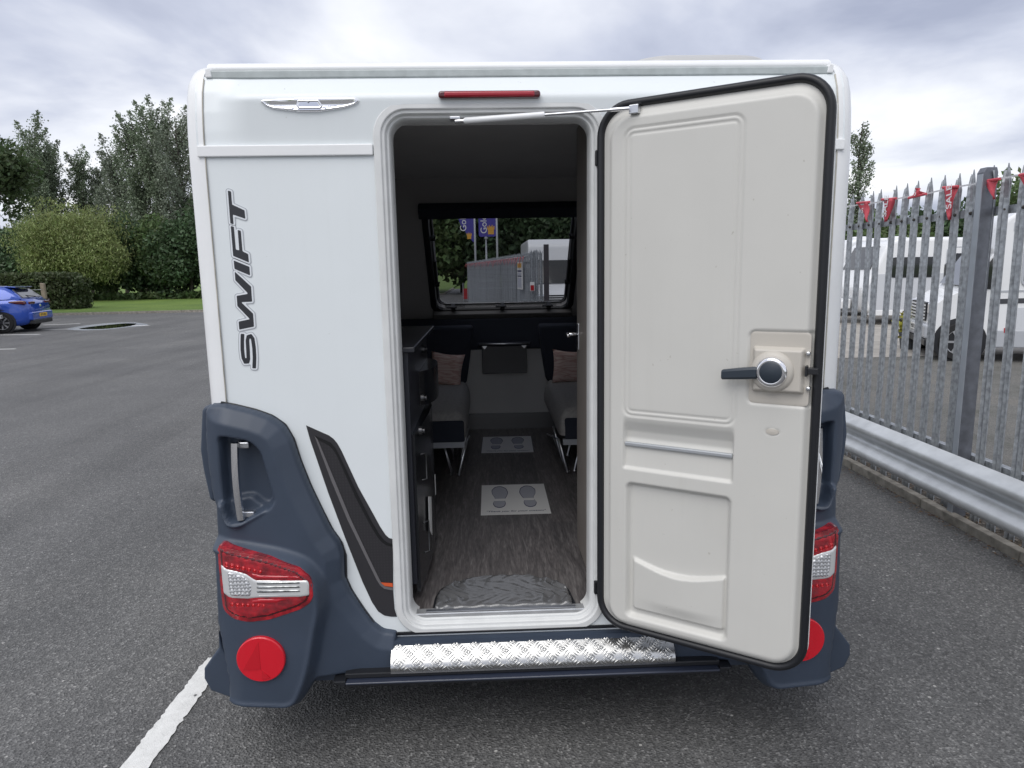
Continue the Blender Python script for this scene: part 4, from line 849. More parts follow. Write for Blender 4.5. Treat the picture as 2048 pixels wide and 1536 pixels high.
for s, X_ in ((-1, wl), (1, wr)):
    MB().box(X_-0.022 if s < 0 else X_+0.002, X_-0.002 if s < 0 else X_+0.022, -0.05, -0.02, wb+0.03, wt-0.02, WM).build('blind_guide', BLACKP, fw, bevel=0.003)
    x_ = X_-s*0.012; z0_, z1_ = wb+0.30*(wt-wb), wb+0.78*(wt-wb)
    MB().tube([(x_, -0.012, z0_), (x_, -0.012, (z0_+z1_)/2)], 0.011, 10, M=WM).build('stay', BLACKP, fw, smooth=True, sharp=40)
    MB().tube([(x_, -0.012, (z0_+z1_)/2), (x_, -0.012, z1_)], 0.007, 10, M=WM).build('stay', STEEL, fw, smooth=True, sharp=40)
    for z_ in (z0_, z1_): MB().box(x_-0.02, x_+0.02, -0.034, -0.004, z_-0.012, z_+0.012, WM).tube([(x_-s*0.012, -0.03, z_), (x_-s*0.022, -0.035, z_+0.035)], 0.006, 6, M=WM).build('stay_bracket', BLACKP, fw, bevel=0.003)
for q in (0.12, 0.5, 0.86):
    x_ = wl+(wr-wl)*q
    MB().box(x_-0.016, x_+0.016, -0.03, 0.02, wb-0.006, wb+0.028, WM).box(x_-0.05, x_+0.03, -0.036, -0.022, wb+0.028, wb+0.04, WM).build('catch', BLACKP, fw, bevel=0.003)
# washroom wall at the near side of the door, with its door handle
ww = MB().box(0.246, 0.275, 0.10, 0.64, FZ, 2.26).build('washroom_wall', WASH, VAN, bevel=0.004)
MB().box(0.228, 0.246, 0.058, 0.105, FZ, 2.20).build('door_jamb', FRAMEW, VAN, bevel=0.006)
wh = MB().box(0.240, 0.247, 0.555, 0.60, 1.36, 1.47).build('washroom_handle', STEEL, ww, bevel=0.003)
MB().tube([(0.244, 0.575, 1.425), (0.205, 0.575, 1.425), (0.198, 0.57, 1.425), (0.195, 0.52, 1.425)], 0.008, 10).build('washroom_lever', CHROME, wh, smooth=True)
# benches
for s in (-1, 1):
    xi, xo = s*0.275, s*1.0; x0, x1 = min(xi, xo), max(xi, xo)
    bn = relief('bench', fillet([(x0, 1.64), (x1, 1.64), (x1, 2.80), (x0, 2.80)], 0.05), lambda u, v, d: 0.10*round_edge(d, 0.06)+0.01*round_edge(d, 0.25)+0.002*np.sin(v*40)*np.exp(-((v-2.1)/0.02)**2)-0.008*np.exp(-((v-1.98)/0.008)**2), 0.015, 0.05, FABG, VAN, M=Matrix(((1, 0, 0, 0), (0, 0, 1, 0), (0, -1, 0, 0.775), (0, 0, 0, 1))))
    MB().box(x0+0.03, x1-0.01, 1.635, 1.66, 0.70, 0.83).build('bench_end_panel', INT_NAVY, bn, bevel=0.012)
    MB().box(x0+0.02, x1-0.01, 1.64, 1.675, 0.668, 0.703).build('bench_rail', VEHG, bn, bevel=0.002)
    for yy in (1.70, 2.05):
        for (xa, xb) in ((xi, xi+s*0.02), (xi+s*0.14, xi+s*0.06)):
            MB().tube([(xa, yy, 0.69), (xb+s*0.03, yy, FZ+0.012), (xb+s*0.045, yy, FZ+0.012)], 0.008, 8).build('leg', STEEL, bn, smooth=True)
    MB().tube([(xi+s*0.05, 1.68, FZ+0.013), (xi+s*0.05, 2.6, FZ+0.013)], 0.008, 8).build('foot_rail', STEEL, bn, smooth=True)
    MB().tube([(xi, 1.70, 0.69), (xi+s*0.01, 2.62, FZ+0.02)], 0.007, 8).build('leg', STEEL, bn, smooth=True)
    bk = [(s*0.24, 1.29), (s*0.27, 1.05), (s*0.30, 0.86), (s*1.0, 0.86), (s*1.0, 1.29)]
    MB().prism(bk, 2.76, 2.92).build('bench_back', INT_NAVY, bn, bevel=0.025, seg=3)
# table folded against the front wall
tb_ = MB().box(-0.18, 0.155, 2.84, 2.86, 0.92, 1.13).build('folded_table', mat('dark_table', (0.11, 0.11, 0.115), 0.45), VAN, bevel=0.004)
MB().box(-0.21, 0.185, 2.80, 2.90, 1.135, 1.155).build('table_shelf', INT_NAVY, tb_, bevel=0.006)
MB().tube([(-0.20, 2.79, 1.15), (0.175, 2.79, 1.15)], 0.006).build('table_rail', STEEL, tb_, smooth=True)
for x_ in (-0.16, 0.135): MB().prism([(x_-0.02, 1.133), (x_+0.02, 1.133), (x_, 1.11)], 2.82, 2.838).build('table_bracket', STEEL, tb_)
# kitchen unit with fridge
kt = MB().prism([(0.10, FZ+0.08), (0.10, 1.42), (0.86, 1.42), (0.86, FZ+0.08)], -1.0, -0.415, 'x').build('kitchen_unit', INT_DARK, VAN, bevel=0.004)
MB().box(-1.0, -0.39, 0.08, 1.0, 1.42, 1.438).build('worktop', WORKTOP, kt, bevel=0.003)
cyl = [(-0.43+0.075*math.sin(rad(a)), 0.66+0.22*math.cos(rad(a))) for a in range(0, 181, 15)]
MB().prism(cyl+[(-0.43, 0.44)], 1.16, 1.30, 'z').build('hob_bulge', FRIDGE, kt, smooth=True, sharp=40)
fr = [(-0.42, 0.12), (-0.405, 0.12), (-0.392, 0.3), (-0.385, 0.5), (-0.385, 0.66), (-0.40, 0.76), (-0.42, 0.80)]
fd = MB().prism(fr, 0.52, 1.12, 'z').build('fridge_door', FRIDGE, kt, smooth=True, sharp=30)
for z0_, z1_ in ((0.94, 1.04), (0.66, 0.78)):
    MB().tube([(-0.39, 0.14, z1_), (-0.372, 0.16, z1_), (-0.372, 0.17, z0_), (-0.39, 0.15, z0_)], 0.004, 6).build('fridge_handle', mat('dark_steel', (0.06, 0.062, 0.065), 0.4, metal=0.8), fd, smooth=True)
for yy, zz2 in ((0.35, 1.21), (0.62, 1.37), (0.22, 1.11)):
    MB().lathe([(0.017, 0), (0.016, 0.012), (0.010, 0.014), (0.010, 0.022)], 16, Matrix.Translation((-0.415 if zz2 > 1.3 else -0.40, yy, zz2)) @ Matrix.Rotation(rad(90), 4, 'Y')).build('control_knob', mat('dark_knob', (0.10, 0.10, 0.105), 0.3, metal=0.8), kt, smooth=True, sharp=35)
MB().prism([(0.30, 0.69), (0.42, 0.62), (0.44, 0.78), (0.32, 0.82)], -0.384, -0.3825, 'x').build('fridge_sticker', PAPER, fd)
MB().box(-0.44, -0.41, 1.0, 1.02, 0.60, 0.70).build('side_label', PAPER, kt)
# --- loose things inside
def card(px4, label, z):
    c4 = [atZ(px_, py_, FZ+0.002)[:2] for px_, py_ in px4]; ctr = sum(c4)/4
    ex = (c4[1]-c4[0]+c4[2]-c4[3])/2; Wd = np.linalg.norm(ex); ex /= Wd; ey = np.array([-ex[1], ex[0]]); Hd = (np.linalg.norm(c4[0]-c4[3])+np.linalg.norm(c4[1]-c4[2]))/2
    o = empty('floor_card', (ctr[0], ctr[1], FZ), math.atan2(ex[1], ex[0])); tag(o, label, 'card', 'footprint cards on the caravan floor')
    MB().box(-Wd/2, Wd/2, -Hd/2, Hd/2, 0.001, 0.0022).build('sheet', PAPER, o)
    for s in (-1, 1):
        def sole(k_): return [(s*(0.23*Wd+a*Wd*k_), b*Hd*k_+0.04*Hd) for a, b in ((-0.115, 0.02), (-0.145, 0.16), (-0.12, 0.32), (-0.03, 0.41), (0.06, 0.38), (0.115, 0.26), (0.105, 0.12), (0.06, -0.02), (0.07, -0.10), (0.10, -0.20), (0.065, -0.31), (-0.01, -0.345), (-0.075, -0.30), (-0.10, -0.20), (-0.08, -0.08))]
        P = fillet(ccw(sole(1.0)), 0.02, 3)
        T = Matrix.Translation((0, 0, 0.0027))
        ft = plate2d([P], 0.0, 0.0001, 'footprint_outline', INKD, o, T)
        Q = fillet(ccw([(s*(0.23*Wd)+(a-s*0.23*Wd)*0.93, 0.04*Hd+(b-0.04*Hd)*0.94) for a, b in sole(1.0)]), 0.02, 3)
        plate2d([Q], 0.0, 0.0001, 'footprint', INKG, ft, Matrix.Translation((0, 0, 0.0031)))
        MB().box(s*0.22*Wd-0.11*Wd if s > 0 else -0.22*Wd-0.10*Wd, s*0.22*Wd+0.075*Wd if s > 0 else -0.22*Wd+0.085*Wd, -0.075*Hd, -0.005*Hd, 0.0028, 0.0036).build('footprint_gap', PAPER, ft)
    text_obj('print_line', '"Thank you for your custom"', Wd*0.072, INKD, o, Matrix.Translation((0, -0.42*Hd, 0.0027)), 0.0001, 0.25, bold=0.0003)
card([(963, 971), (1087, 967), (1103, 1027), (962, 1030)], 'white card printed with two shoe soles, the nearer one on the floor', 0)
card([(965, 874), (1060, 872), (1069, 904), (964, 906)], 'white card printed with two shoe soles, the farther one by the benches', 0)
# door mat wrapped in film
mo = [atZ(a, b, FZ+0.02)[:2] for a, b in ((868, 1213), (872, 1190), (884, 1170), (925, 1154), (985, 1145), (1060, 1146), (1110, 1155), (1133, 1168), (1146, 1195), (1149, 1204))]
def mat_h(u, v, d):
    r = np.sin(u*62+2.5*np.sin(v*31))*np.sin(v*47+2*np.sin(u*23)); e = np.exp(-d/0.05)
    x_ = np.abs(u+0.10)/0.24
    w = np.sin(u*130+v*75+3*np.sin(v*40))*np.sin(v*26+u*11+1.3); return 0.016*round_edge(d, 0.012)+0.0026*r*(0.25+e)+0.0065*w*sst(0.40, 1.0, x_)+0.0005*w
mt = relief('door_mat', fillet([tuple(p) for p in mo], 0.02), mat_h, 0.004, 0.0, FILM, None, M=Matrix(((1, 0, 0, 0), (0, 0, 1, 0), (0, -1, 0, FZ+0.001), (0, 0, 0, 1))))
relief('mat_edge', fillet([tuple(p) for p in mo], 0.02), lambda u, v, d: 0.004+0*u, 0.004, 0.0, RUBBER, mt, M=Matrix(((1, 0, 0, 0), (0, 0, 1, 0), (0, -1, 0, FZ+0.001), (0, 0, 0, 1))), grow=0.006)
tag(mt, 'grey half-round door mat wrapped in crinkled clear film at the doorway', 'mat')
def cushion(c_, rz, label):
    n = 14; rings = []
    def surf(sg):
        V = []
        for i in range(n+1):
            for j in range(n+1):
                a, b = 2*i/n-1, 2*j/n-1; t = max(0, (1-a**4)*(1-b**4))**0.5; sq = 1-0.08*(1-abs(b))*abs(a)**3-0.0
                V.append((a*0.125*(1-0.10*(1-b*b)*abs(a)), sg*0.05*t, b*0.125*(1-0.10*(1-a*a)*abs(b))))
        return V
    b = MB()
    for sg in (-1, 1):
        F = [(i*(n+1)+j, (i+1)*(n+1)+j, (i+1)*(n+1)+j+1, i*(n+1)+j+1) for i in range(n) for j in range(n)]
        b.add(surf(sg), F)
    o = b.build('cushion', PILLOW, None, smooth=True)
    bm = bmesh.new(); bm.from_mesh(o.data); bmesh.ops.remove_doubles(bm, verts=bm.verts, dist=1e-4); bmesh.ops.recalc_face_normals(bm, faces=bm.faces); bm.to_mesh(o.data); bm.free()
    o.location = c_; o.rotation_euler = (rad(-14), rad(6), rz); tag(o, label, 'cushion', 'pink cushions on the benches')
cushion((-0.44, 2.66, 0.985), rad(-12), 'pink striped cushion standing on the bench beside the kitchen unit')
cushion((0.45, 2.66, 0.985), rad(10), 'pink striped cushion half hidden behind the washroom wall')
# ================================================================== palisade fence, crash barrier, bunting
def pale_mesh():
    sx_ = [-0.036, -0.024, -0.011, 0.0, 0.011, 0.024, 0.036]; dp = [0.004, 0.018, 0.010, 0.004, 0.010, 0.018, 0.004]
    def sec(z, off=0.0): return [(d_+off, a, z) for a, d_ in zip(sx_, dp)]+[(d_-0.004+off, a, z) for a, d_ in list(zip(sx_, dp))[::-1]]
    b = MB(); b.loft([sec(0), sec(2.07)], caps=True)
    def spike(i0, i1, ztip, bend, tipx):
        P = [(dp[i]-0.0, sx_[i], 2.07) for i in (i0, i1)]+[(dp[i]-0.004, sx_[i], 2.07) for i in (i1, i0)]
        mid = [(p[0]+bend*0.3, p[1]*1.0+(0.003 if k_ in (1, 2) else -0.003), 2.165) for k_, p in enumerate(P)]
        c_ = sum(p[1] for p in P)/4+tipx; t = [(P[0][0]+bend, c_-0.002, ztip), (P[1][0]+bend, c_+0.002, ztip), (P[2][0]+bend, c_+0.002, ztip), (P[3][0]+bend, c_-0.002, ztip)]
        b.loft([P, mid, t], caps=True)
    spike(0, 1, 2.238, -0.03, -0.010); spike(1, 5, 2.275, 0.006, 0.012); spike(5, 6, 2.238, 0.022, 0.012)
    o = b.build('picket', GALV, None); me = o.data; bpy.data.objects.remove(o); return me
PALE = pale_mesh(); GALVP = mat('galvanised_post', (0.17, 0.18, 0.205), 0.42, metal=0.5, var=0.18, vscale=20)
def fence(name, p0, p1, label, spacing=0.149, top=1.0, first=0.05, post_every=2.75, post_off=0.0, stout=False):
    d = Vector((p1[0]-p0[0], p1[1]-p0[1], 0)); L_ = d.length; rz = math.atan2(d.y, d.x)-math.pi/2
    f = empty(name, (p0[0], p0[1], 0), rz); tag(f, label, 'fence')
    n = int((L_-first)/spacing)
    for i in range(n+1):
        o = link(bpy.data.objects.new('picket', PALE), f); o.location = (random.uniform(-0.002, 0.002)+0.012, first+i*spacing+random.uniform(-0.004, 0.004), 0.0+random.uniform(-0.008, 0.008)); o.scale = (1, 1, top); o.rotation_euler = (random.uniform(-0.008, 0.008), random.uniform(-0.004, 0.004), random.uniform(-0.07, 0.07))
    for z in (0.42, 2.0*top):
        MB().box(0.036, 0.042, 0, L_, z-0.025, z+0.025).box(0.042, 0.085, 0, L_, z+0.019, z+0.025).build('rail', GALV, f)
    for k_ in range(int((L_-post_off)/post_every)+1):
        yy = post_off+k_*post_every
        if stout:
            MB().prism([(-0.062, -0.1), (-0.062, 2.23*top), (-0.045, 2.26*top), (0.02, 2.26*top), (0.030, 2.23*top), (0.030, -0.1)], yy-0.030, yy+0.030, 'y').build('post', GALVP, f, bevel=0.003)
            MB().box(-0.067, -0.0625, yy-0.030, yy+0.018, -0.1, 2.22*top).build('post_flange', mat('sunlit_flange', (0.36, 0.39, 0.43), 0.45, metal=0.4, var=0.12), f); continue  # paler steel paints the sunlit face of the post
        MB().box(0.032, 0.036, yy-0.045, yy+0.045, -0.1, 2.25*top).box(0.132, 0.136, yy-0.045, yy+0.045, -0.1, 2.25*top).box(0.036, 0.132, yy-0.003, yy+0.003, -0.1, 2.25*top).build('post', GALV, f)
    return f
FX = 2.97
nf = fence('palisade_fence', (FX, -1.64), (FX, 13.3), 'galvanised palisade fence with spiked pales beside the crash barrier', first=0.06, post_off=0.87, stout=True)
bl = bpy.data.meshes.new('bolt_mesh'); b = MB(); b.lathe([(0.011, -0.012), (0.011, 0), (0.006, 0.006)], 8, Matrix.Rotation(rad(-90), 4, 'Y')); tmp = b.build('bolt', BOLT, None); bl = tmp.data; bpy.data.objects.remove(tmp)
for ch_ in [c_ for c_ in nf.children if c_.name.startswith('picket')]:
    if ch_.location.y > 2.5 and ch_.location.y < 6.5:
        o = link(bpy.data.objects.new('bolt', bl), nf); o.location = (0.012, ch_.location.y, 2.0)
fence('palisade_fence', (0.9, 13.45), (-1.15, 35.0), 'long grey palisade fence seen end-on through the caravan window', top=0.915, spacing=0.15)
ff = fence('palisade_fence', (1.14, 13.40), (0.84, 13.40), 'short run of palisade pales beside the gate post, seen through the window', top=0.93, spacing=0.105, first=0.03, post_off=0.15)
MB().box(1.17, 1.28, 13.38, 13.48, 0, 2.22).build('gate_post', mat('dark_gate_post', (0.05, 0.045, 0.05), 0.5), None); tag(bpy.data.objects['gate_post'], 'dark square gate post seen through the caravan window', 'post')
# crash barrier
GBX = 2.70
gp = [(0.0, 0.505), (-0.012, 0.512), (-0.03, 0.500), (-0.075, 0.470), (-0.083, 0.455), (-0.083, 0.435), (-0.075, 0.42), (-0.03, 0.385), (-0.012, 0.372), (-0.008, 0.355), (-0.012, 0.338), (-0.03, 0.325), (-0.075, 0.29), (-0.083, 0.275), (-0.083, 0.255), (-0.075, 0.24), (-0.03, 0.208), (-0.012, 0.197), (0.0, 0.200)]
gb = empty('crash_barrier', (GBX+0.06, 0, 0)); tag(gb, 'galvanised corrugated crash barrier along the fence', 'barrier')
y0_ = -4.7
for k_ in range(5):
    ya, yb = y0_+k_*4.6, y0_+(k_+1)*4.6-0.004; o_ = 0.0
    rings = [[(a+o_, yy, b_) for a, b_ in gp] for yy in np.linspace(ya, yb, 9)]
    me = MB().loft(rings, closed=False).build('beam', GALVB, gb, smooth=True, sharp=45, fix=False); me.location = (0.0, 0, 0)
    sm = me.modifiers.new('thickness', 'SOLIDIFY'); sm.thickness = 0.003; sm.offset = 0
    for yy in (ya+0.15,):
        MB().box(0.012, 0.11, yy-0.05, yy+0.05, -0.02, 0.48).build('post', GALV, gb, bevel=0.004)
# bunting along the fence
bn = empty('bunting', (2.93, 2.0, 0)); tag(bn, 'string of red plastic pennants tied along the palisade fence', 'bunting')
BX = 2.945
def bpt(px, py):
    d = ray(px, py); t = (BX-CAM[0])/d[0]; return CAM+t*d
line = [bpt(*p) for p in ((1660, 424), (1697, 412), (1718, 409), (1745, 406), (1778, 399), (1812, 394), (1842, 388), (1872, 383), (1902, 374), (1930, 371), (1962, 364), (2002, 356), (2030, 351), (2080, 343), (2140, 330))]
b0 = Vector((2.93, 2.0, 0))
cb = MB()
for a, b_ in zip(line[:-1], line[1:]):
    a, b_ = Vector(a)-b0, Vector(b_)-b0
    cb.loft([[tuple(p+Vector((0, 0, -0.005))), tuple(p+Vector((0.002, 0, 0.005))), tuple(p+Vector((-0.002, 0, 0.005)))] for p in (a, (a+b_)/2+Vector((0, 0, -0.004)), b_)])
cb.build('cord', PVCW, bn)
flags = [((1716, 406), (1739, 404), (1736, 444), 0.25), ((1766, 399), (1793, 397), (1773, 444), 0.05), ((1820, 396), (1853, 388), (1838, 376), 0.4), ((1889, 375), (1917, 373), (1901, 440), 0.15), ((1974, 362), (2000, 358), (1990, 399), 0.08), ((2043, 350), (2075, 345), (2060, 395), 0.1)]
for k_, (a, b_, t_, curl) in enumerate(flags):
    A3, B3, T3 = [Vector(bpt(*p))-b0 for p in (a, b_, t_)]; V = []; F = []; nn_ = 8
    for i in range(nn_+1):
        v_ = i/nn_; l_, r_ = A3.lerp(T3, v_), B3.lerp(T3, v_*0.96)
        for j in range(5):
            u_ = j/4; p = l_.lerp(r_, u_); p.x += -0.006+curl*0.10*math.sin(v_*5+k_)*(u_-0.4)+0.012*math.sin(u_*5+v_*3+k_); V.append(tuple(p))
    F = [(i*5+j, i*5+j+1, (i+1)*5+j+1, (i+1)*5+j) for i in range(nn_) for j in range(4)]
    pn = mesh_obj('pennant', V, F, PVCRED, bn, smooth=True)
    sm = pn.modifiers.new('thickness', 'SOLIDIFY'); sm.thickness = 0.0008
    hem = MB().tube([tuple(A3+Vector((-0.006, 0.008, 0))), tuple(B3+Vector((-0.006, -0.008, 0)))], 0.009, 6).build('hem', PVCRED, pn)
    if k_ in (1, 3):
        ctr = A3.lerp(B3, 0.45 if k_ == 1 else 0.6).lerp(T3, 0.30)
        X_ = (T3-A3.lerp(B3, 0.5)).normalized(); X_ = -X_ if X_.z < 0 else X_; nrm = Vector((-1, 0, 0)); Yt = nrm.cross(X_)
        Mx = Matrix(((X_.x, Yt.x, nrm.x, ctr.x-0.022), (X_.y, Yt.y, nrm.y, ctr.y), (X_.z, Yt.z, nrm.z, ctr.z), (0, 0, 0, 1)))
        text_obj('pennant_text', 'SALE', 0.075, PVCW, pn, Mx @ Matrix.Translation((0, -0.025, 0)), 0.0003, bold=0.001)
    elif k_ in (0, 2):
        ctr = A3.lerp(B3, 0.5).lerp(T3, 0.42)
        text_obj('pennant_text', 'S', 0.06, PVCW, pn, Matrix(((0, 0, -1, ctr.x-0.026), (-1, 0, 0, ctr.y), (0, 1, 0, ctr.z-0.02), (0, 0, 0, 1))), 0.0003)
b2 = empty('bunting', (0.86, 13.5, 0)); tag(b2, 'faded red pennants along the top of the fence seen through the window', 'bunting')
fd_ = Vector((-2.05, 21.55, 0)).normalized()
MB().tube([tuple(fd_*t+Vector((-0.07, 0, 1.98-0.03*abs(math.sin(t*1.7))))) for t in np.linspace(0.2, 21, 50)], 0.006, 5).build('cord', PVCW, b2)
for k_ in range(44):
    t = 0.4+k_*0.47; c_ = fd_*t+Vector((-0.085, 0, 1.97)); a = rng.uniform(-0.09, 0.09); q = rng.uniform(0.12, 0.24)
    mesh_obj('pennant', [tuple(c_-fd_*0.10), tuple(c_+fd_*0.10), tuple(c_+fd_*a+Vector((rng.uniform(-0.12, -0.02), 0, -q)))], [(0, 1, 2)], PVCRED, b2).modifiers.new('thickness', 'SOLIDIFY').thickness = 0.002
# leaf litter along the kerb
V = []; F = []
for i in range(1500):
    w_ = rng.random()
    x_ = 2.87-abs(rng.normal(0, 0.05)) if w_ < 0.45 else rng.uniform(2.94, 3.1); z_ = 0.004 if w_ < 0.45 else 0.036
    y_ = rng.uniform(-1.5, 6); s_ = rng.uniform(0.004, 0.016); a = rng.uniform(0, 6.28); q = rng.uniform(0, s_*0.6)
    c_, n_ = math.cos(a)*s_, math.sin(a)*s_; k_ = len(V)
    V += [(x_-c_, y_-n_, z_), (x_+n_*0.4, y_-c_*0.4, z_+q), (x_+c_, y_+n_, z_+0.002), (x_-n_*0.4, y_+c_*0.4, z_+q*0.5)]; F.append((k_, k_+1, k_+2, k_+3))
o = mesh_obj('leaf_litter', V, F, mat('dry_litter', (0.17, 0.11, 0.07), 0.9, island=0.7)); tag(o, 'dry leaf scraps and grit along the kerb', 'leaf litter', kind='stuff')
# ================================================================== vegetation
def leaves(name, P, size, m, parent, elong=1.7, down=0.0, up=0.3):
    n = len(P); P = np.asarray(P)
    nrm = rng.normal(size=(n, 3)); nrm[:, 2] += up; nrm /= np.linalg.norm(nrm, axis=1)[:, None]
    a = rng.normal(size=(n, 3)); a[:, 2] -= down; a -= nrm*(a*nrm).sum(1)[:, None]; a /= np.linalg.norm(a, axis=1)[:, None]; b = np.cross(nrm, a)
    s = (size*rng.uniform(0.6, 1.3, n))[:, None]
    V = np.stack([P-a*s*elong/2, P+b*s/2-nrm*s*0.08, P+a*s*elong/2, P-b*s/2-nrm*s*0.08], 1).reshape(-1, 3)
    me = bpy.data.meshes.new(name); me.vertices.add(4*n); me.vertices.foreach_set('co', V.astype(np.float32).ravel())
    me.loops.add(4*n); me.loops.foreach_set('vertex_index', np.arange(4*n, dtype=np.int32)); me.polygons.add(n)
    me.polygons.foreach_set('loop_start', np.arange(0, 4*n, 4, dtype=np.int32)); me.update(calc_edges=True); me.validate(); me.materials.append(m)
    return link(bpy.data.objects.new(name, me), parent)
L_POP = leaf_mat('poplar_leaf', (0.20, 0.245, 0.165)); L_POP2 = leaf_mat('poplar_leaf_grey', (0.235, 0.27, 0.205)); L_WIL = leaf_mat('willow_leaf', (0.24, 0.285, 0.11)); L_DARK = leaf_mat('laurel_leaf', (0.075, 0.12, 0.058)); L_MID = leaf_mat('shrub_leaf', (0.12, 0.175, 0.07)); L_OAK = leaf_mat('maple_leaf', (0.075, 0.11, 0.045)); L_HEDGE = leaf_mat('hedge_leaf', (0.075, 0.098, 0.042))
def poplar(base, h, w, label, group, m=L_POP, dens=1.0, lean=0.0, size=0.105):
    t = empty('poplar_tree', (base[0], base[1], base[2])); tag(t, label, 'tree', group)
    tr = MB(); tr.tube([(lean*z*z/h/h, 0.15*math.sin(z), z) for z in np.linspace(0, h*0.95, 9)], list(np.linspace(0.022*h*0.6, 0.02, 9)), 8)
    pts = []; nl = int(40*dens)
    for k_ in range(nl):
        z0 = h*(0.10+0.80*(k_/nl)**0.9); az = rng.uniform(0, 6.28); ln = w*rng.uniform(0.75, 1.25)*(1.0-0.72*max(0, (z0/h-0.25)/0.75))**0.9*1.25; el = rad(rng.uniform(50, 70))
        d = np.array([math.cos(az)*math.cos(el), math.sin(az)*math.cos(el), math.sin(el)]); o0 = np.array([lean*z0*z0/h/h, 0, z0]); L2 = ln/math.cos(el)*0.62
        tr.tube([o0, o0+d*L2*0.6, o0+d*L2+np.array([0, 0, 0.1*L2])], [0.045, 0.025, 0.008], 5)
        nlv = int(330*L2/2.2); q = rng.random(nlv)**0.75*1.08; sp = 0.08+0.20*np.sin(np.clip(q, 0, 1)*math.pi)**0.7*min(1, L2/2.2)
        pts.append(o0+q[:, None]*d*L2+np.array([0, 0, 0.1*L2])*(q**2)[:, None]+rng.normal(size=(nlv, 3))*sp[:, None])
    tr.build('trunk', BARK, t, fix=False); leaves('crown', np.concatenate(pts), size, m, t, 1.4)
    return t
def lumpy(c_, r, n, lobes=14, depth=0.35, jag=0.2):          # points in the outer skin of a lumpy mass
    c_ = np.array(c_); r = np.array(r); u = rng.normal(size=(lobes, 3)); u /= np.linalg.norm(u, axis=1)[:, None]; u[:, 2] = np.abs(u[:, 2])*0.9-0.15
    out = []
    for k_ in range(lobes):
        lc_ = c_+u[k_]*r*(0.58+jag*rng.uniform(-0.6, 1.0)); lr = r*rng.uniform(0.50-jag*0.4, 0.58)*np.array([1, 1, rng.uniform(0.7, 1.15)]); d = rng.normal(size=(n//lobes, 3)); d /= np.linalg.norm(d, axis=1)[:, None]
        out.append(lc_+d*lr*(1-depth*rng.random((len(d), 1))**1.5))
    P = np.concatenate(out); return P[P[:, 2] > 0.02]
def bush(name, base, r, n, m, label, cat, group=None, size=0.2, trunk_h=0.0, elong=1.7, down=0.0, lobes=16, jag=0.2, depth=0.35):
    t = empty(name, base); tag(t, label, cat, group)
    P = lumpy((0, 0, trunk_h+r[2]*0.62), r, n, lobes, depth, jag)
    tr = MB(); hh = trunk_h+r[2]*0.9; tr.tube([(0, 0, -0.1), (0.05, 0, hh*0.5), (0, 0.05, hh)], [0.06*hh**0.6, 0.045*hh**0.6, 0.02], 8)
    for k_ in range(9):
        a = rng.uniform(0, 6.28); e = P[rng.integers(len(P))]; z_ = hh*rng.uniform(0.25, 0.7); tr.tube([(0, 0, z_), tuple(e*0.55+np.array([0, 0, z_*0.35])), tuple(e*0.94)], [0.035*hh**0.5, 0.02*hh**0.5, 0.006], 5)
    tr.build('trunk', BARK, t, fix=False); leaves('crown', P, size, m, t, elong, down)
    return t
def gnd(px, py): p = atZ(px, py, 0.09); return (float(p[0]), float(p[1]), 0.05)
def at_depth(px, Y): p = atY(px, 600, Y); return (float(p[0]), Y, 0.05)
gP = 'poplars behind the lawn'
for px_, Y, ty, w, lab, m, ln in ((96, 53, 262, 2.4, 'tall ragged poplar, the leftmost of the row behind the lawn', L_POP, 0.2), (130, 55, 284, 1.7, 'slim poplar second in the row behind the willow', L_POP2, 0.0), (187, 56, 298, 1.5, 'short narrow poplar rising just behind the willow top', L_POP, -0.2), (220, 57, 322, 1.4, 'narrow poplar to the right of the willow top', L_POP2, 0.2), (256, 54, 296, 1.9, 'broad poplar left of the two tallest behind the lawn', L_POP2, 0.0), (298, 52, 228, 2.1, 'tall poplar second from the white caravan edge', L_POP, 0.1), (340, 51, 217, 2.4, 'tallest poplar of the row, just left of the white caravan edge', L_POP, 0.1), (384, 50, 222, 2.6, 'poplar cut off by the white caravan corner trim', L_POP2, 0.0)):
    poplar(at_depth(px_, Y), float(atY(px_, ty, Y)[2])*1.0, w*1.05, lab, gP, m, 1.15, ln)
bush('willow_tree', at_depth(172, 44), (3.5, 2.6, 3.5), 60000, L_WIL, 'yellow-green willow with drooping sprays in the middle of the lawn edge', 'tree', size=0.062, elong=3.4, down=1.6, lobes=44, trunk_h=0.5, jag=0.42, depth=0.75)
gS = 'dark shrubs behind the lawn'
for px_, Y, r, m, lab in ((20, 48, (3.4, 2.5, 3.6), L_DARK, 'dark rounded laurel shrub above the parked cars'), (75, 47, (2.6, 2.2, 3.3), L_DARK, 'dark laurel shrub between the clipped hedge and the willow'), (128, 48, (2.6, 2.2, 3.0), L_DARK, 'low dark shrub under the left side of the willow'), (235, 47, (2.3, 2.0, 3.0), L_MID, 'mid-green shrub at the right foot of the willow'), (285, 46.5, (2.4, 2.0, 3.4), L_DARK, 'dark shrub below the broad poplar'), (335, 46, (2.3, 2.0, 3.3), L_MID, 'mid-green leafy shrub near the white caravan edge'), (385, 45.5, (2.6, 2.2, 3.6), L_DARK, 'dark shrub mostly behind the caravan corner trim')):
    bush('shrub', at_depth(px_, Y), r, 15000, m, lab, 'shrub', gS, size=0.15, lobes=20, jag=0.3)
bush('maple_tree', (float(atY(-48, 600, 26)[0]), 26, 0.05), (2.2, 2.4, 3.2), 17000, L_OAK, 'dark broadleaf tree hanging in from the left picture edge', 'tree', size=0.12, trunk_h=3.7, lobes=18, jag=0.6, depth=0.8)
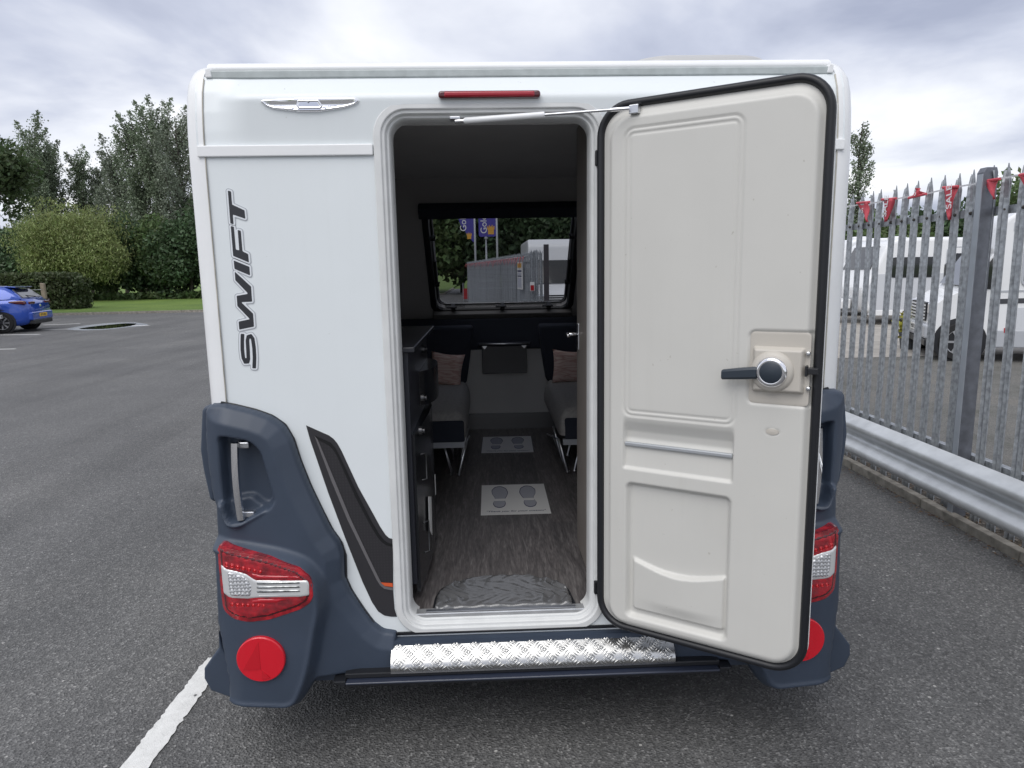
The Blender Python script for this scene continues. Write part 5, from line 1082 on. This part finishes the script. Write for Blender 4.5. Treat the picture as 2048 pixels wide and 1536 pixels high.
# clipped hedge and its post
def hedge_pts(x0, x1, yc, d, h, n):
    P = []; u = rng.random(n)*(x1-x0)+x0; f = rng.random(n)
    y_ = np.where(f < 0.45, yc-d/2, np.where(f < 0.85, yc+(rng.random(n)-0.5)*d, yc+d/2)); z_ = np.where((f >= 0.45) & (f < 0.85), h, rng.random(n)*h)
    e = rng.random(n) < 0.10; u = np.where(e, x1, u); y_ = np.where(e, yc+(rng.random(n)-0.5)*d, y_); z_ = np.where(e, rng.random(n)*h, z_)
    z_ = z_-0.30*sst(x1-0.5, x1, u)*(z_/h)**3; y_ = y_+np.where(z_ > h*0.9, 0, 0)
    return np.stack([u, y_, z_], 1)+rng.normal(size=(n, 3))*0.06
hc = gnd(144, 619)
hd = empty('hedge', (hc[0], hc[1]+1, 0.05)); tag(hd, 'clipped box-shaped hedge behind the blue car', 'hedge')
leaves('foliage', hedge_pts(-9.0, 0.0, 0.0, 1.4, 1.72, 16000), 0.10, L_HEDGE, hd); MB().box(-9, -0.3, -0.45, 0.45, 0, 1.45).build('shade_core', mat('hedge_shade', (0.02, 0.022, 0.014), 0.95), hd)  # near-black box inside the leaves stands in for the hedge's inner shade
pg = gnd(106, 621); wp = empty('fence_post', (pg[0], pg[1]-0.5, 0.05)); tag(wp, 'weathered wooden post with a wire in front of the hedge', 'post')
MB().prism([(-0.09, 0), (0.09, 0), (0.07, 1.32), (-0.11, 1.36)], -0.07, 0.07).build('post', WOODP, wp, bevel=0.01)
MB().tube([(-6, 0, 0.95), (-0.05, -0.08, 1.05)], 0.012).build('wire', GALV, wp)
V = []; 
gt = rng.uniform(size=(5000, 2)); pts_ = np.stack([-40+gt[:, 0]*34, 44.5+gt[:, 1]*1.2, 0.1+0.35*rng.random(5000)], 1)
o = leaves('undergrowth', pts_, 0.22, L_MID, None, 2.5); tag(o, 'rough grass and weeds under the shrubs at the back of the lawn', 'undergrowth', kind='stuff')
# trees seen through the caravan's front window
gW = 'trees seen through the front window'
for px_, Y, r, th, lab in ((860, 47, (3.6, 3, 5.0), 0.3, 'dark broadleaf tree left of the purple flags'), (925, 50, (3.6, 3, 5.6), 0.3, 'dark broadleaf tree behind the sail-shaped purple flag'), (985, 47, (3.4, 3, 5.2), 0.3, 'dark broadleaf tree behind the square purple flag'), (1050, 49, (3.6, 3, 5.4), 0.3, 'dark broadleaf tree right of the purple flags'), (1115, 46, (3.4, 3, 5.0), 0.3, 'dark broadleaf tree above the white van in the window'), (1180, 48, (3.4, 3, 5.0), 0.3, 'dark broadleaf tree at the right side of the window view')):
    bush('broadleaf_tree', at_depth(px_, Y), r, 11000, L_DARK if px_ % 2 else L_MID, lab, 'tree', gW, size=0.27, trunk_h=th, lobes=20)
wd = np.concatenate([lumpy((float(at_depth(px_, 50)[0]), 50, 3.0), (3.4, 2.6, 4.6), 9000, 18)for px_ in (440, 510, 580, 650, 720, 790)]); o = leaves('woodland', wd, 0.2, L_DARK, None); tag(o, 'belt of trees carrying on behind the caravan', 'woodland', kind='stuff')
# trees behind the yard on the right
gR = 'trees behind the yard'
for px_, Y, r, lab, m in ((1700, 40, (2.6, 2.5, 3.0), 'dark bushy tree behind the pale caravan nearest the white corner trim', L_MID), (1775, 38, (2.6, 2.4, 2.9), 'bushy tree above the caravan with the dark side window', L_MID), (1850, 39, (2.6, 2.4, 3.3), 'bushy tree rising left of the stout fence post', L_DARK), (1925, 37, (2.5, 2.4, 3.3), 'dark bushy tree behind the stout fence post', L_DARK), (2000, 36, (2.6, 2.4, 3.9), 'taller bushy tree above the motorhome roof', L_MID), (2080, 36, (2.7, 2.4, 4.0), 'bushy tree at the right picture edge above the motorhome', L_DARK)):
    bush('broadleaf_tree', at_depth(px_, Y)[:2]+(0.0,), r, 7000, m, lab, 'tree', gR, size=0.2, lobes=18)
poplar(at_depth(1702, 40)[:2]+(0.0,), 10.4, 1.05, 'thin poplar beside the white corner trim above the fence', gR, L_POP, 0.7, size=0.10)

# ================================================================== vehicles
def wheel(parent, M, r=0.31, w=0.2, spokes=8):
    t = MB().lathe([(r*0.66, -w/2), (r*0.94, -w/2), (r, -w/2+0.03), (r, w/2-0.03), (r*0.94, w/2), (r*0.66, w/2), (r*0.66, -w/2)], 28, M, False).build('wheel', TYRE, parent, smooth=True, sharp=40)
    b = MB().lathe([(r*0.68, -0.02), (r*0.68, w/2-0.01), (r*0.62, w/2-0.012), (r*0.60, 0.0)], 28, M, False); b.build('rim', ALLOY, t, smooth=True, sharp=40)
    b = MB()
    for k_ in range(spokes):
        a = 2*math.pi*k_/spokes; S = M @ Matrix.Rotation(a, 4, 'Z'); b.box(0.02, r*0.66, -0.018, 0.018, w/2-0.03, w/2-0.006, S)
    b.lathe([(0.05, w/2-0.05), (0.05, w/2-0.003), (0.02, w/2)], 14, M)
    b.build('spokes', ALLOY, t)
    MB().lathe([(r*0.66, w/2-0.06), (r*0.64, w/2-0.04)], 20, M).build('brake_disc', BLACKP, t)
    return t
def hatchback(name, loc, rz, paint, label, plate, ptxt):
    """local: +x forward from the tail, z up, y across"""
    c_ = empty(name, loc, rz); tag(c_, label, 'car')
    S = [(0.0, 0.48, 0.84), (0.03, 0.36, 0.92), (0.10, 0.27, 0.98), (0.25, 0.22, 1.04), (0.45, 0.2, 1.05), (0.7, 0.2, 1.04), (1.2, 0.18, 1.02), (1.9, 0.18, 0.99), (2.5, 0.18, 0.96), (2.9, 0.2, 0.93), (3.4, 0.2, 0.84), (3.8, 0.24, 0.72), (4.02, 0.30, 0.60)]
    rings = []
    for x_, zb_, zt in S:
        pw = 0.885-0.20*max(0, (0.35-x_)/0.35)**2-0.22*max(0, (x_-3.5)/0.55)**2; H = zt-zb_
        half = [(pw*0.90, zb_), (pw*0.98, zb_+0.10*H), (pw*0.995, zb_+0.30*H), (pw*1.0, zb_+0.55*H), (pw*0.975, zb_+0.78*H), (pw*0.945, zb_+0.92*H), (pw*0.86, zt)]
        rings.append([(x_, a, b) for a, b in half]+[(x_, 0, zt+0.012)]+[(x_, -a, b) for a, b in half[::-1]]+[(x_, 0, zb_)])
    MB().loft(rings, caps=True).build('body', paint, c_, smooth=True, sharp=50)
    G = [(0.20, 1.02, 1.03), (0.30, 1.02, 1.14), (0.50, 1.02, 1.30), (0.68, 1.02, 1.385), (0.85, 1.02, 1.41), (1.3, 1.0, 1.435), (1.8, 0.98, 1.43), (2.2, 0.97, 1.37), (2.6, 0.95, 1.19), (3.0, 0.93, 0.96)]
    rings = []
    for x_, zb_, zt in G:
        hw = 0.82-0.06*max(0, (0.5-x_)/0.3); f = (zt-1.0)/0.43; tw_ = hw-0.20*max(0, f)
        rings.append([(x_, hw, zb_), (x_, (hw+tw_)/2+0.025, (zb_+zt)/2), (x_, tw_+0.02, zt-0.05*max(0.1, f)), (x_, tw_-0.06, zt), (x_, 0, zt+0.012), (x_, -tw_+0.06, zt), (x_, -tw_-0.02, zt-0.05*max(0.1, f)), (x_, -(hw+tw_)/2-0.025, (zb_+zt)/2), (x_, -hw, zb_)])
    MB().loft(rings, caps=True).build('cabin', paint, c_, smooth=True, sharp=60)
    for s in (-1, 1):
        for poly in ([(0.86, 1.06), (0.98, 1.24), (1.25, 1.35), (1.55, 1.375), (1.55, 1.04)], [(1.62, 1.04), (1.62, 1.375), (2.0, 1.35), (2.3, 1.25), (2.62, 1.06), (2.65, 1.0)]):
            V = [(x_, s*(0.838-0.20*(z_-1.0)/0.43+0.035), z_) for x_, z_ in poly]
            b = MB(); b.add(V+[(v[0], v[1]-s*0.03, v[2]) for v in V], [tuple(range(len(V)))]+[(i, (i+1) % len(V), len(V)+(i+1) % len(V), len(V)+i) for i in range(len(V))]); b.build('side_window', CARGLASS, c_)
        o = relief('tail_lamp', fillet([(0.04, 0.86), (0.06, 0.97), (0.18, 0.985), (0.50, 0.96), (0.52, 0.93), (0.30, 0.88)], 0.02), lambda u, v, d: 0.02*round_edge(d, 0.02), 0.02, 0.06, REDD, c_, M=Matrix(((1, 0, 0, 0), (0, -s, 0, -s*-0.855 if False else s*0.868), (0, 0, 1, 0), (0, 0, 0, 1))))
        o.data.transform(Matrix.Translation((0, 0, 0)))
        MB().box(-0.012, 0.05, s*0.52-0.17, s*0.52+0.17, 0.865, 0.945).build('tail_lamp', REDD, c_, bevel=0.02)
        for x_ in (0.74, 3.25):
            MB().lathe([(0.375, -0.02), (0.375, 0.0), (0.30, 0.004)], 28, Matrix.Translation((x_, s*0.882, 0.33)) @ Matrix.Rotation(rad(-90*s), 4, 'X')).build('wheel_arch', BLACKP, c_, smooth=True, sharp=40)
            wheel(c_, Matrix.Translation((x_, s*0.815, 0.315)) @ Matrix.Rotation(rad(-90*s), 4, 'X'), 0.315, 0.205)
    V = [(0.205, -0.64, 1.06), (0.205, 0.64, 1.06), (0.50, 0.54, 1.315), (0.50, -0.54, 1.315)]
    b = MB(); b.add([(x_-0.018, y_, z_+0.012) for x_, y_, z_ in V]+[(x_+0.03, y_, z_-0.02) for x_, y_, z_ in V], [(0, 1, 2, 3), (0, 4, 5, 1), (1, 5, 6, 2), (2, 6, 7, 3), (3, 7, 4, 0)]); b.build('rear_window', CARGLASS, c_)
    MB().prism([(0.42, 1.37), (0.70, 1.40), (0.70, 1.425), (0.38, 1.40)], -0.56, 0.56, 'y').build('spoiler', paint, c_, bevel=0.01)
    MB().box(-0.05, 0.3, -0.74, 0.74, 0.36, 0.62).build('bumper', paint, c_, bevel=0.05, seg=3)
    MB().box(-0.045, 0.25, -0.68, 0.68, 0.24, 0.38).build('lower_bumper', BLACKP, c_, bevel=0.03)
    MB().box(-0.064, -0.052, -0.26, 0.26, 0.46, 0.57).build('number_plate', plate, c_)
    if ptxt: text_obj('plate_text', ptxt, 0.10, BLACKP, c_, Matrix(((0, 0, -1, -0.066), (-1, 0, 0, 0), (0, 1, 0, 0.48), (0, 0, 0, 1))), 0.001)
    MB().tube([(0.10, -0.0, 1.085), (0.26, 0.30, 1.13)], 0.012, 6).build('wiper', BLACKP, c_)
    MB().lathe([(0.045, 0), (0.04, 0.012)], 16, Matrix.Translation((0.0, 0, 0.80)) @ Matrix.Rotation(rad(-90), 4, 'Y')).build('badge', CHROME, c_)
    return c_
cw = atZ(28, 666); 
hatchback('blue_car', (float(cw[0])+0.585-0.28, float(cw[1])+0.945, 0), rad(190), CARBLUE, 'bright blue hatchback parked by the hedge, seen from behind', PLATEY, 'BF70 BBU')
dk = atZ(-3, 668); hatchback('dark_car', (float(dk[0]), float(dk[1])+0.2, 0), rad(188), CARDARK, 'dark car at the picture edge in front of the blue hatchback', PLATEW, 'NX17')

def box_van(name, loc, rz, label, cat, L_=5.2, top=2.5, ground=0.25, wid=2.0, cab=0.85):
    """motorhome: local +x is the nose direction from the nose back = -x; near side at y=0, far side y=wid"""
    c_ = empty(name, loc, rz); tag(c_, label, cat)
    prof = fillet([(0.06, 0.32), (0.0, 0.50), (0.03, 0.95), (0.20, 1.08), (cab*0.55, 1.22), (cab+0.10, 1.98), (cab+0.12, 0.32)], 0.05)
    MB().prism(prof, 0.06, wid-0.06, 'y').build('cab', VEHW, c_, bevel=0.06, seg=3)
    bx_ = fillet([(cab+0.05, ground+0.10), (cab-0.02, 1.75), (cab+0.08, top-0.16), (cab+0.30, top), (L_-0.1, top), (L_, top-0.1), (L_, ground+0.10)], 0.10)
    hb_ = MB().prism(bx_, 0.0, wid, 'y').build('living_box', VEHW, c_, bevel=0.05, seg=3)
    MB().box(cab+0.10, L_-0.05, -0.012, 0.4, ground, ground+0.30).build('skirt', VEHG, c_, bevel=0.02)
    MB().box(cab+0.22, L_-0.25, -0.006, 0.02, top-0.34, top-0.20).build('roof_band', VEHG, hb_, bevel=0.003)
    win = MB().prism(rrect(cab+0.42, 1.30, cab+1.45, 1.95, 0.08), -0.02, 0.01, 'y').build('side_window', CARGLASS, c_, smooth=False)
    MB().loft([[(a, yy, b) for a, b in rrect(cab+0.42-i, 1.30-i, cab+1.45+i, 1.95+i, 0.08+i)] for i, yy in ((0.0, -0.022), (0.035, -0.022), (0.035, 0.0))]).build('window_frame', VEHG, win)
    MB().prism([(cab+0.05, 0.98), (L_-0.05, 1.12), (L_-0.05, 1.22), (cab+0.05, 1.06)], -0.007, 0.01, 'y').build('stripe', STRIPE, hb_)
    MB().prism([(cab+0.05, 1.20), (L_-0.05, 1.30), (L_-0.05, 1.27), (cab+0.05, 1.17)], -0.007, 0.01, 'y').build('stripe', VEHG, hb_)
    MB().box(cab+0.3, L_-0.3, -0.008, 0.01, 0.44, 0.92).build('side_panel', mat('vehicle_pale_grey', (0.60, 0.62, 0.65), 0.3, coat=0.2), hb_)
    ws = [(cab*0.60, 1.26), (cab+0.03, 1.90)]
    b = MB(); b.add([(ws[0][0]-0.035, 0.20, ws[0][1]+0.02), (ws[0][0]-0.035, wid-0.20, ws[0][1]+0.02), (ws[1][0]-0.035, wid-0.28, ws[1][1]), (ws[1][0]-0.035, 0.28, ws[1][1])], [(0, 1, 2, 3)]); w_ = b.build('windscreen', CARGLASS, c_, fix=False)
    sm = w_.modifiers.new('thickness', 'SOLIDIFY'); sm.thickness = 0.02
    MB().prism([(cab*0.62, 1.24), (cab+0.05, 1.85), (cab+0.05, 1.22)], 0.045, 0.07, 'y').build('cab_window', CARGLASS, c_)
    gr = MB().box(-0.015, 0.06, 0.42, wid-0.42, 0.66, 0.98).build('grille', BLACKP, c_)
    for k_ in range(5): MB().box(-0.03, 0.0, 0.44, wid-0.44, 0.69+k_*0.058, 0.70+k_*0.058+0.014).build('grille_bar', VEHW, gr)
    MB().box(-0.06, 0.2, 0.12, wid-0.12, 0.36, 0.62).build('bumper', VEHG, c_, bevel=0.05, seg=3)
    pl_ = MB().box(-0.075, -0.062, wid/2-0.26, wid/2+0.26, 0.47, 0.58).build('number_plate', PLATEW, c_)
    text_obj('plate_text', 'MX07 LVU', 0.10, BLACKP, pl_, Matrix(((0, 0, -1, -0.077), (-1, 0, 0, wid/2), (0, 1, 0, 0.49), (0, 0, 0, 1))), 0.001)
    for yy in (0.14, wid-0.36): MB().box(-0.005, 0.22, yy, yy+0.22, 0.78, 1.0).build('headlamp', LED, c_, bevel=0.04, seg=3)
    MB().box(-0.05, 0.1, 0.15, wid-0.15, 0.24, 0.36).build('lower_grille', BLACKP, c_, bevel=0.02)
    for yy, s in ((0.10, -1), (wid-0.10, 1)):
        m_ = MB().box(cab*0.70, cab*0.70+0.10, yy+s*0.10, yy+s*0.32, 1.28, 1.66).build('mirror', BLACKP, c_, bevel=0.04, seg=3)
        MB().tube([(cab*0.7+0.05, yy-s*0.05, 1.30), (cab*0.7+0.05, yy+s*0.14, 1.36)], 0.025, 6).build('mirror_arm', BLACKP, m_)
        for x_ in (0.46, L_-1.3):
            MB().lathe([(0.40, -0.02), (0.40, 0.0), (0.33, 0.006)], 28, Matrix.Translation((x_, yy+s*0.052 if x_ < 1 else yy+s*0.112, 0.34)) @ Matrix.Rotation(rad(-90*s), 4, 'X')).build('wheel_arch', BLACKP, c_, smooth=True, sharp=40)
            wheel(c_, Matrix.Translation((x_, yy-s*0.02, 0.33)) @ Matrix.Rotation(rad(-90*s), 4, 'X'), 0.33, 0.21, 6)
    mk = MB().box(cab+0.22, cab+0.32, -0.016, 0.0, 0.50, 0.58).build('side_marker', REDL, hb_)
    return c_
box_van('motorhome', (7.49, 9.3, 0), math.atan2(-0.37, 0.929), 'white motorhome facing away from the fence post, dark stripe along its side', 'motorhome')
box_van('motorhome', (3.06, 16.3, 0), rad(90), 'white motorhome nose with dark windscreen seen through the front window', 'motorhome', cab=1.0)
def tourer(loc, rz, L_, top, label, front_window=True):
    c_ = empty('touring_caravan', loc, rz); tag(c_, label, 'caravan', 'caravans parked in the yard')
    prof = fillet([(0.22, 0.32), (0.0, 0.95), (0.30, 1.45), (0.62, top-0.12), (0.95, top), (L_-0.25, top), (L_-0.02, top-0.25), (L_, 0.32)], 0.16)
    bd = MB().prism(prof, 0.0, 2.2, 'y').build('body', VEHW, c_, bevel=0.08, seg=3)
    MB().prism(fillet([(0.30, 0.36), (0.10, 0.92), (0.36, 1.38), (L_-0.06, 1.38), (L_-0.06, 0.36)], 0.08), -0.006, 0.01, 'y').build('side_panel', mat('caravan_pale_grey', (0.55, 0.57, 0.60), 0.35), bd)
    MB().box(0.28, L_-0.05, -0.012, 0.2, 0.26, 0.42).build('skirt', VEHW, c_, bevel=0.02)
    for x0, x1, z0, z1 in ((0.72, 1.95, 1.28, 1.82), (3.1, 4.1, 1.28, 1.82)):
        w_ = MB().prism(rrect(x0, z0, x1, z1, 0.10), -0.02, 0.01, 'y').build('side_window', CARGLASS, c_)
    d_ = MB().prism(rrect(2.2, 0.50, 2.8, 2.05, 0.10), -0.014, 0.01, 'y').build('door', VEHW, c_)
    MB().loft([[(a, yy, b) for a, b in rrect(2.2-i, 0.50-i, 2.8+i, 2.05+i, 0.10+i)] for i, yy in ((0.0, -0.016), (0.025, -0.018), (0.025, 0.0))]).build('door_frame', VEHG, d_)
    MB().prism(rrect(2.32, 1.35, 2.68, 1.9, 0.06), -0.02, -0.01, 'y').build('door_window', CARGLASS, d_)
    MB().box(2.26, 2.32, -0.03, -0.012, 1.12, 1.22).build('door_handle', BLACKP, d_)
    MB().box(2.9, 3.05, -0.016, 0.0, 0.52, 0.57).build('side_marker', REDL, bd)
    if front_window:
        b = MB(); b.add([(0.325, 0.25, 1.5), (0.325, 1.95, 1.5), (0.60, 1.85, top-0.2), (0.60, 0.35, top-0.2)], [(0, 1, 2, 3)]); w_ = b.build('front_window', CARGLASS, c_, fix=False); sm = w_.modifiers.new('thickness', 'SOLIDIFY'); sm.thickness = 0.06; sm.offset = 0
    MB().prism([(0.3, 0.34), (0.3, 0.42), (-0.9, 0.42), (-0.9, 0.36)], 0.9, 1.3, 'y').build('hitch', GALV, c_)
    MB().prism([(0.05, 0.42), (0.05, 0.7), (-0.5, 0.6), (-0.5, 0.42)], 0.7, 1.5, 'y').build('gas_locker', VEHW, c_, bevel=0.03)
    MB().tube([(-0.75, 1.1, 0.1), (-0.75, 1.1, 0.6)], 0.03).build('jockey_post', GALV, c_)
    MB().lathe([(0.1, -0.03), (0.1, 0.03)], 14, Matrix.Translation((-0.75, 1.1, 0.1)) @ Matrix.Rotation(rad(90), 4, 'X')).build('jockey_wheel', TYRE, c_)
    for s, yy in ((-1, 0.14), (1, 2.06)): wheel(c_, Matrix.Translation((2.55, yy, 0.31)) @ Matrix.Rotation(rad(-90*s), 4, 'X'), 0.31, 0.19, 6)
    MB().lathe([(0.25, 0), (0.25, 0.06), (0.2, 0.10)], 18, Matrix.Translation((1.4, 1.1, top-0.01))).build('roof_vent', VEHW, c_, smooth=True, sharp=40)
    return c_
p = atY(1722, 600, 16.2); tourer((float(p[0]), 16.2, 0), rad(-4), 4.6, 2.32, 'white caravan with dark side window and outlined door behind the fence')
p = atY(1668, 600, 19.6); tourer((float(p[0])-0.3, 19.6, 0), rad(-6), 4.2, 2.45, 'paler caravan half hidden behind the other one, by the white corner trim')
# potted plant in the yard
pp = atZ(1815, 698); pt = empty('plant_pot', (float(pp[0]), float(pp[1]), 0.004)); tag(pt, 'dark plant pot with a yellow-green bush behind the fence', 'plant pot')
MB().lathe([(0.13, 0), (0.17, 0.30), (0.18, 0.30), (0.18, 0.33), (0.15, 0.33), (0.14, 0.28)], 20).build('pot', mat('dark_pot', (0.05, 0.055, 0.06), 0.6), pt, smooth=True, sharp=40)
leaves('plant', np.array([0, 0, 0.48])+rng.normal(size=(500, 3))*np.array([0.09, 0.09, 0.12]), 0.05, leaf_mat('yellow_leaf', (0.32, 0.30, 0.05)), pt)
# ================================================================== flags, signs beyond the front window
def flag(px_, Y, kind, label, txt):
    x_ = float(atY(px_, 480, Y)[0]); f = empty('flag_pole', (x_, Y, 0)); tag(f, label, 'pole' if kind == 'bare' else 'flag')
    MB().tube([(0, 0, 0), (0, 0, 8.2 if kind != 'bare' else float(atY(px_, 477, Y)[2]))], [0.06, 0.045], 8).build('pole', mat('white_pole', (0.6, 0.62, 0.64), 0.4), f, smooth=True)
    if kind == 'bare':
        MB().lathe([(0.08, 0), (0.09, 0.08), (0.03, 0.14)], 10, Matrix.Translation((0, 0, float(atY(px_, 478, Y)[2])))).build('cap', PLATEW, f); return
    zb_ = float(atY(px_, 486 if kind == 'sail' else 473, Y)[2]); Wf = 1.05 if kind == 'sail' else 0.98
    pts = [(-0.05, zb_), (-0.35, zb_+0.35), (-0.75, zb_+0.95), (-1.0, zb_+1.7), (-Wf, zb_+2.6), (-0.9, zb_+3.8), (-0.05, zb_+4.2)] if kind == 'sail' else [(-0.05, zb_), (-Wf, zb_), (-Wf, zb_+4.0), (-0.05, zb_+4.0)]
    fl_ = MB().prism(fillet(pts, 0.12), -0.006, 0.006, 'y').build('flag_cloth', PURPLE, f)
    for s in (-1, 1): text_obj('flag_text', txt, 0.48, PLATEW, fl_, Matrix(((0, -1, 0, -0.46 if kind == 'sail' else -0.55), (0, 0, s, -0.012), (1, 0, 0, zb_+0.62 if kind == 'sail' else zb_+0.16), (0, 0, 0, 1))), 0.002, align='LEFT') if s < 0 else None
    cz = zb_+0.22 if kind == 'sail' else zb_+0.12; cx_ = -0.28; k_ = 0.55 if kind == 'sail' else 0.8
    P = [(0, 0), (0.5, 0), (0.5, 0.32), (0.56, 0.32), (0.56, 0.55), (0.46, 0.55), (0.46, 0.45), (0.40, 0.45), (0.40, 0.62), (0.32, 0.62), (0.32, 0.52), (0.18, 0.52), (0.18, 0.62), (0.10, 0.62), (0.10, 0.45), (0.04, 0.45), (0.04, 0.55), (-0.06, 0.55), (-0.06, 0.32), (0, 0.32)]
    plate2d([ccw([(cx_-0.25*k_+a*k_*0.8, cz+b*k_) for a, b in P])], 0, 0.002, 'flag_emblem', GOLD, fl_, Matrix.Translation((0, -0.012, 0)) @ REARM)
flag(950, 36, 'sail', 'sail-shaped purple flag with white lettering on the left pole', 'Golden Castle')
flag(972, 37, 'bare', 'short bare pole between the two purple flags', '')
flag(994, 36, 'square', 'square purple flag with white lettering and gold castle', 'Golden Castle')
def board(name, px0, py0, px1, py1, Y, m, label, rows=(), cat='sign'):
    a, b = atY(px0, py0, Y), atY(px1, py1, Y); o = empty(name, ((a[0]+b[0])/2, Y, 0)); tag(o, label, cat); w_ = (b[0]-a[0])/2
    MB().box(-w_, w_, -0.01, 0.01, b[2], a[2]).build('panel', m, o)
    for q, h_, mm in rows: MB().box(-w_*0.8, w_*0.8, -0.014, -0.010, a[2]-(a[2]-b[2])*(q+h_), a[2]-(a[2]-b[2])*q).build('print', mm, o)
    return o
nb_ = board('notice_board', 1041, 524, 1050, 578, 15.0, PLATEW, 'tall narrow white notice on the fence seen through the front window', ((0.05, 0.16, GOLD), (0.30, 0.06, INKD), (0.40, 0.08, INKG), (0.50, 0.04, INKD), (0.58, 0.36, INKG)))
nb_.location = (0.70, 14.9, 0); nb_.rotation_euler = (0, 0, math.atan2(21.55, -2.05)-math.pi); nb_.scale = (8, 1, 1)
board('warning_sign', 1060, 564, 1069, 582, 13.33, PLATEW, 'small red and white sign on the pales beside the gate post', ((0.35, 0.6, REDL),))
o = board('red_board', 925, 577, 937, 598, 34.5, mat('red_board_paint', (0.35, 0.02, 0.025), 0.5), 'red board at the far end of the long fence', (), 'board')
for x_ in (-0.12, 0.12): MB().box(x_-0.02, x_+0.02, -0.02, 0.02, 0, 1.0).build('leg', GALV, o)
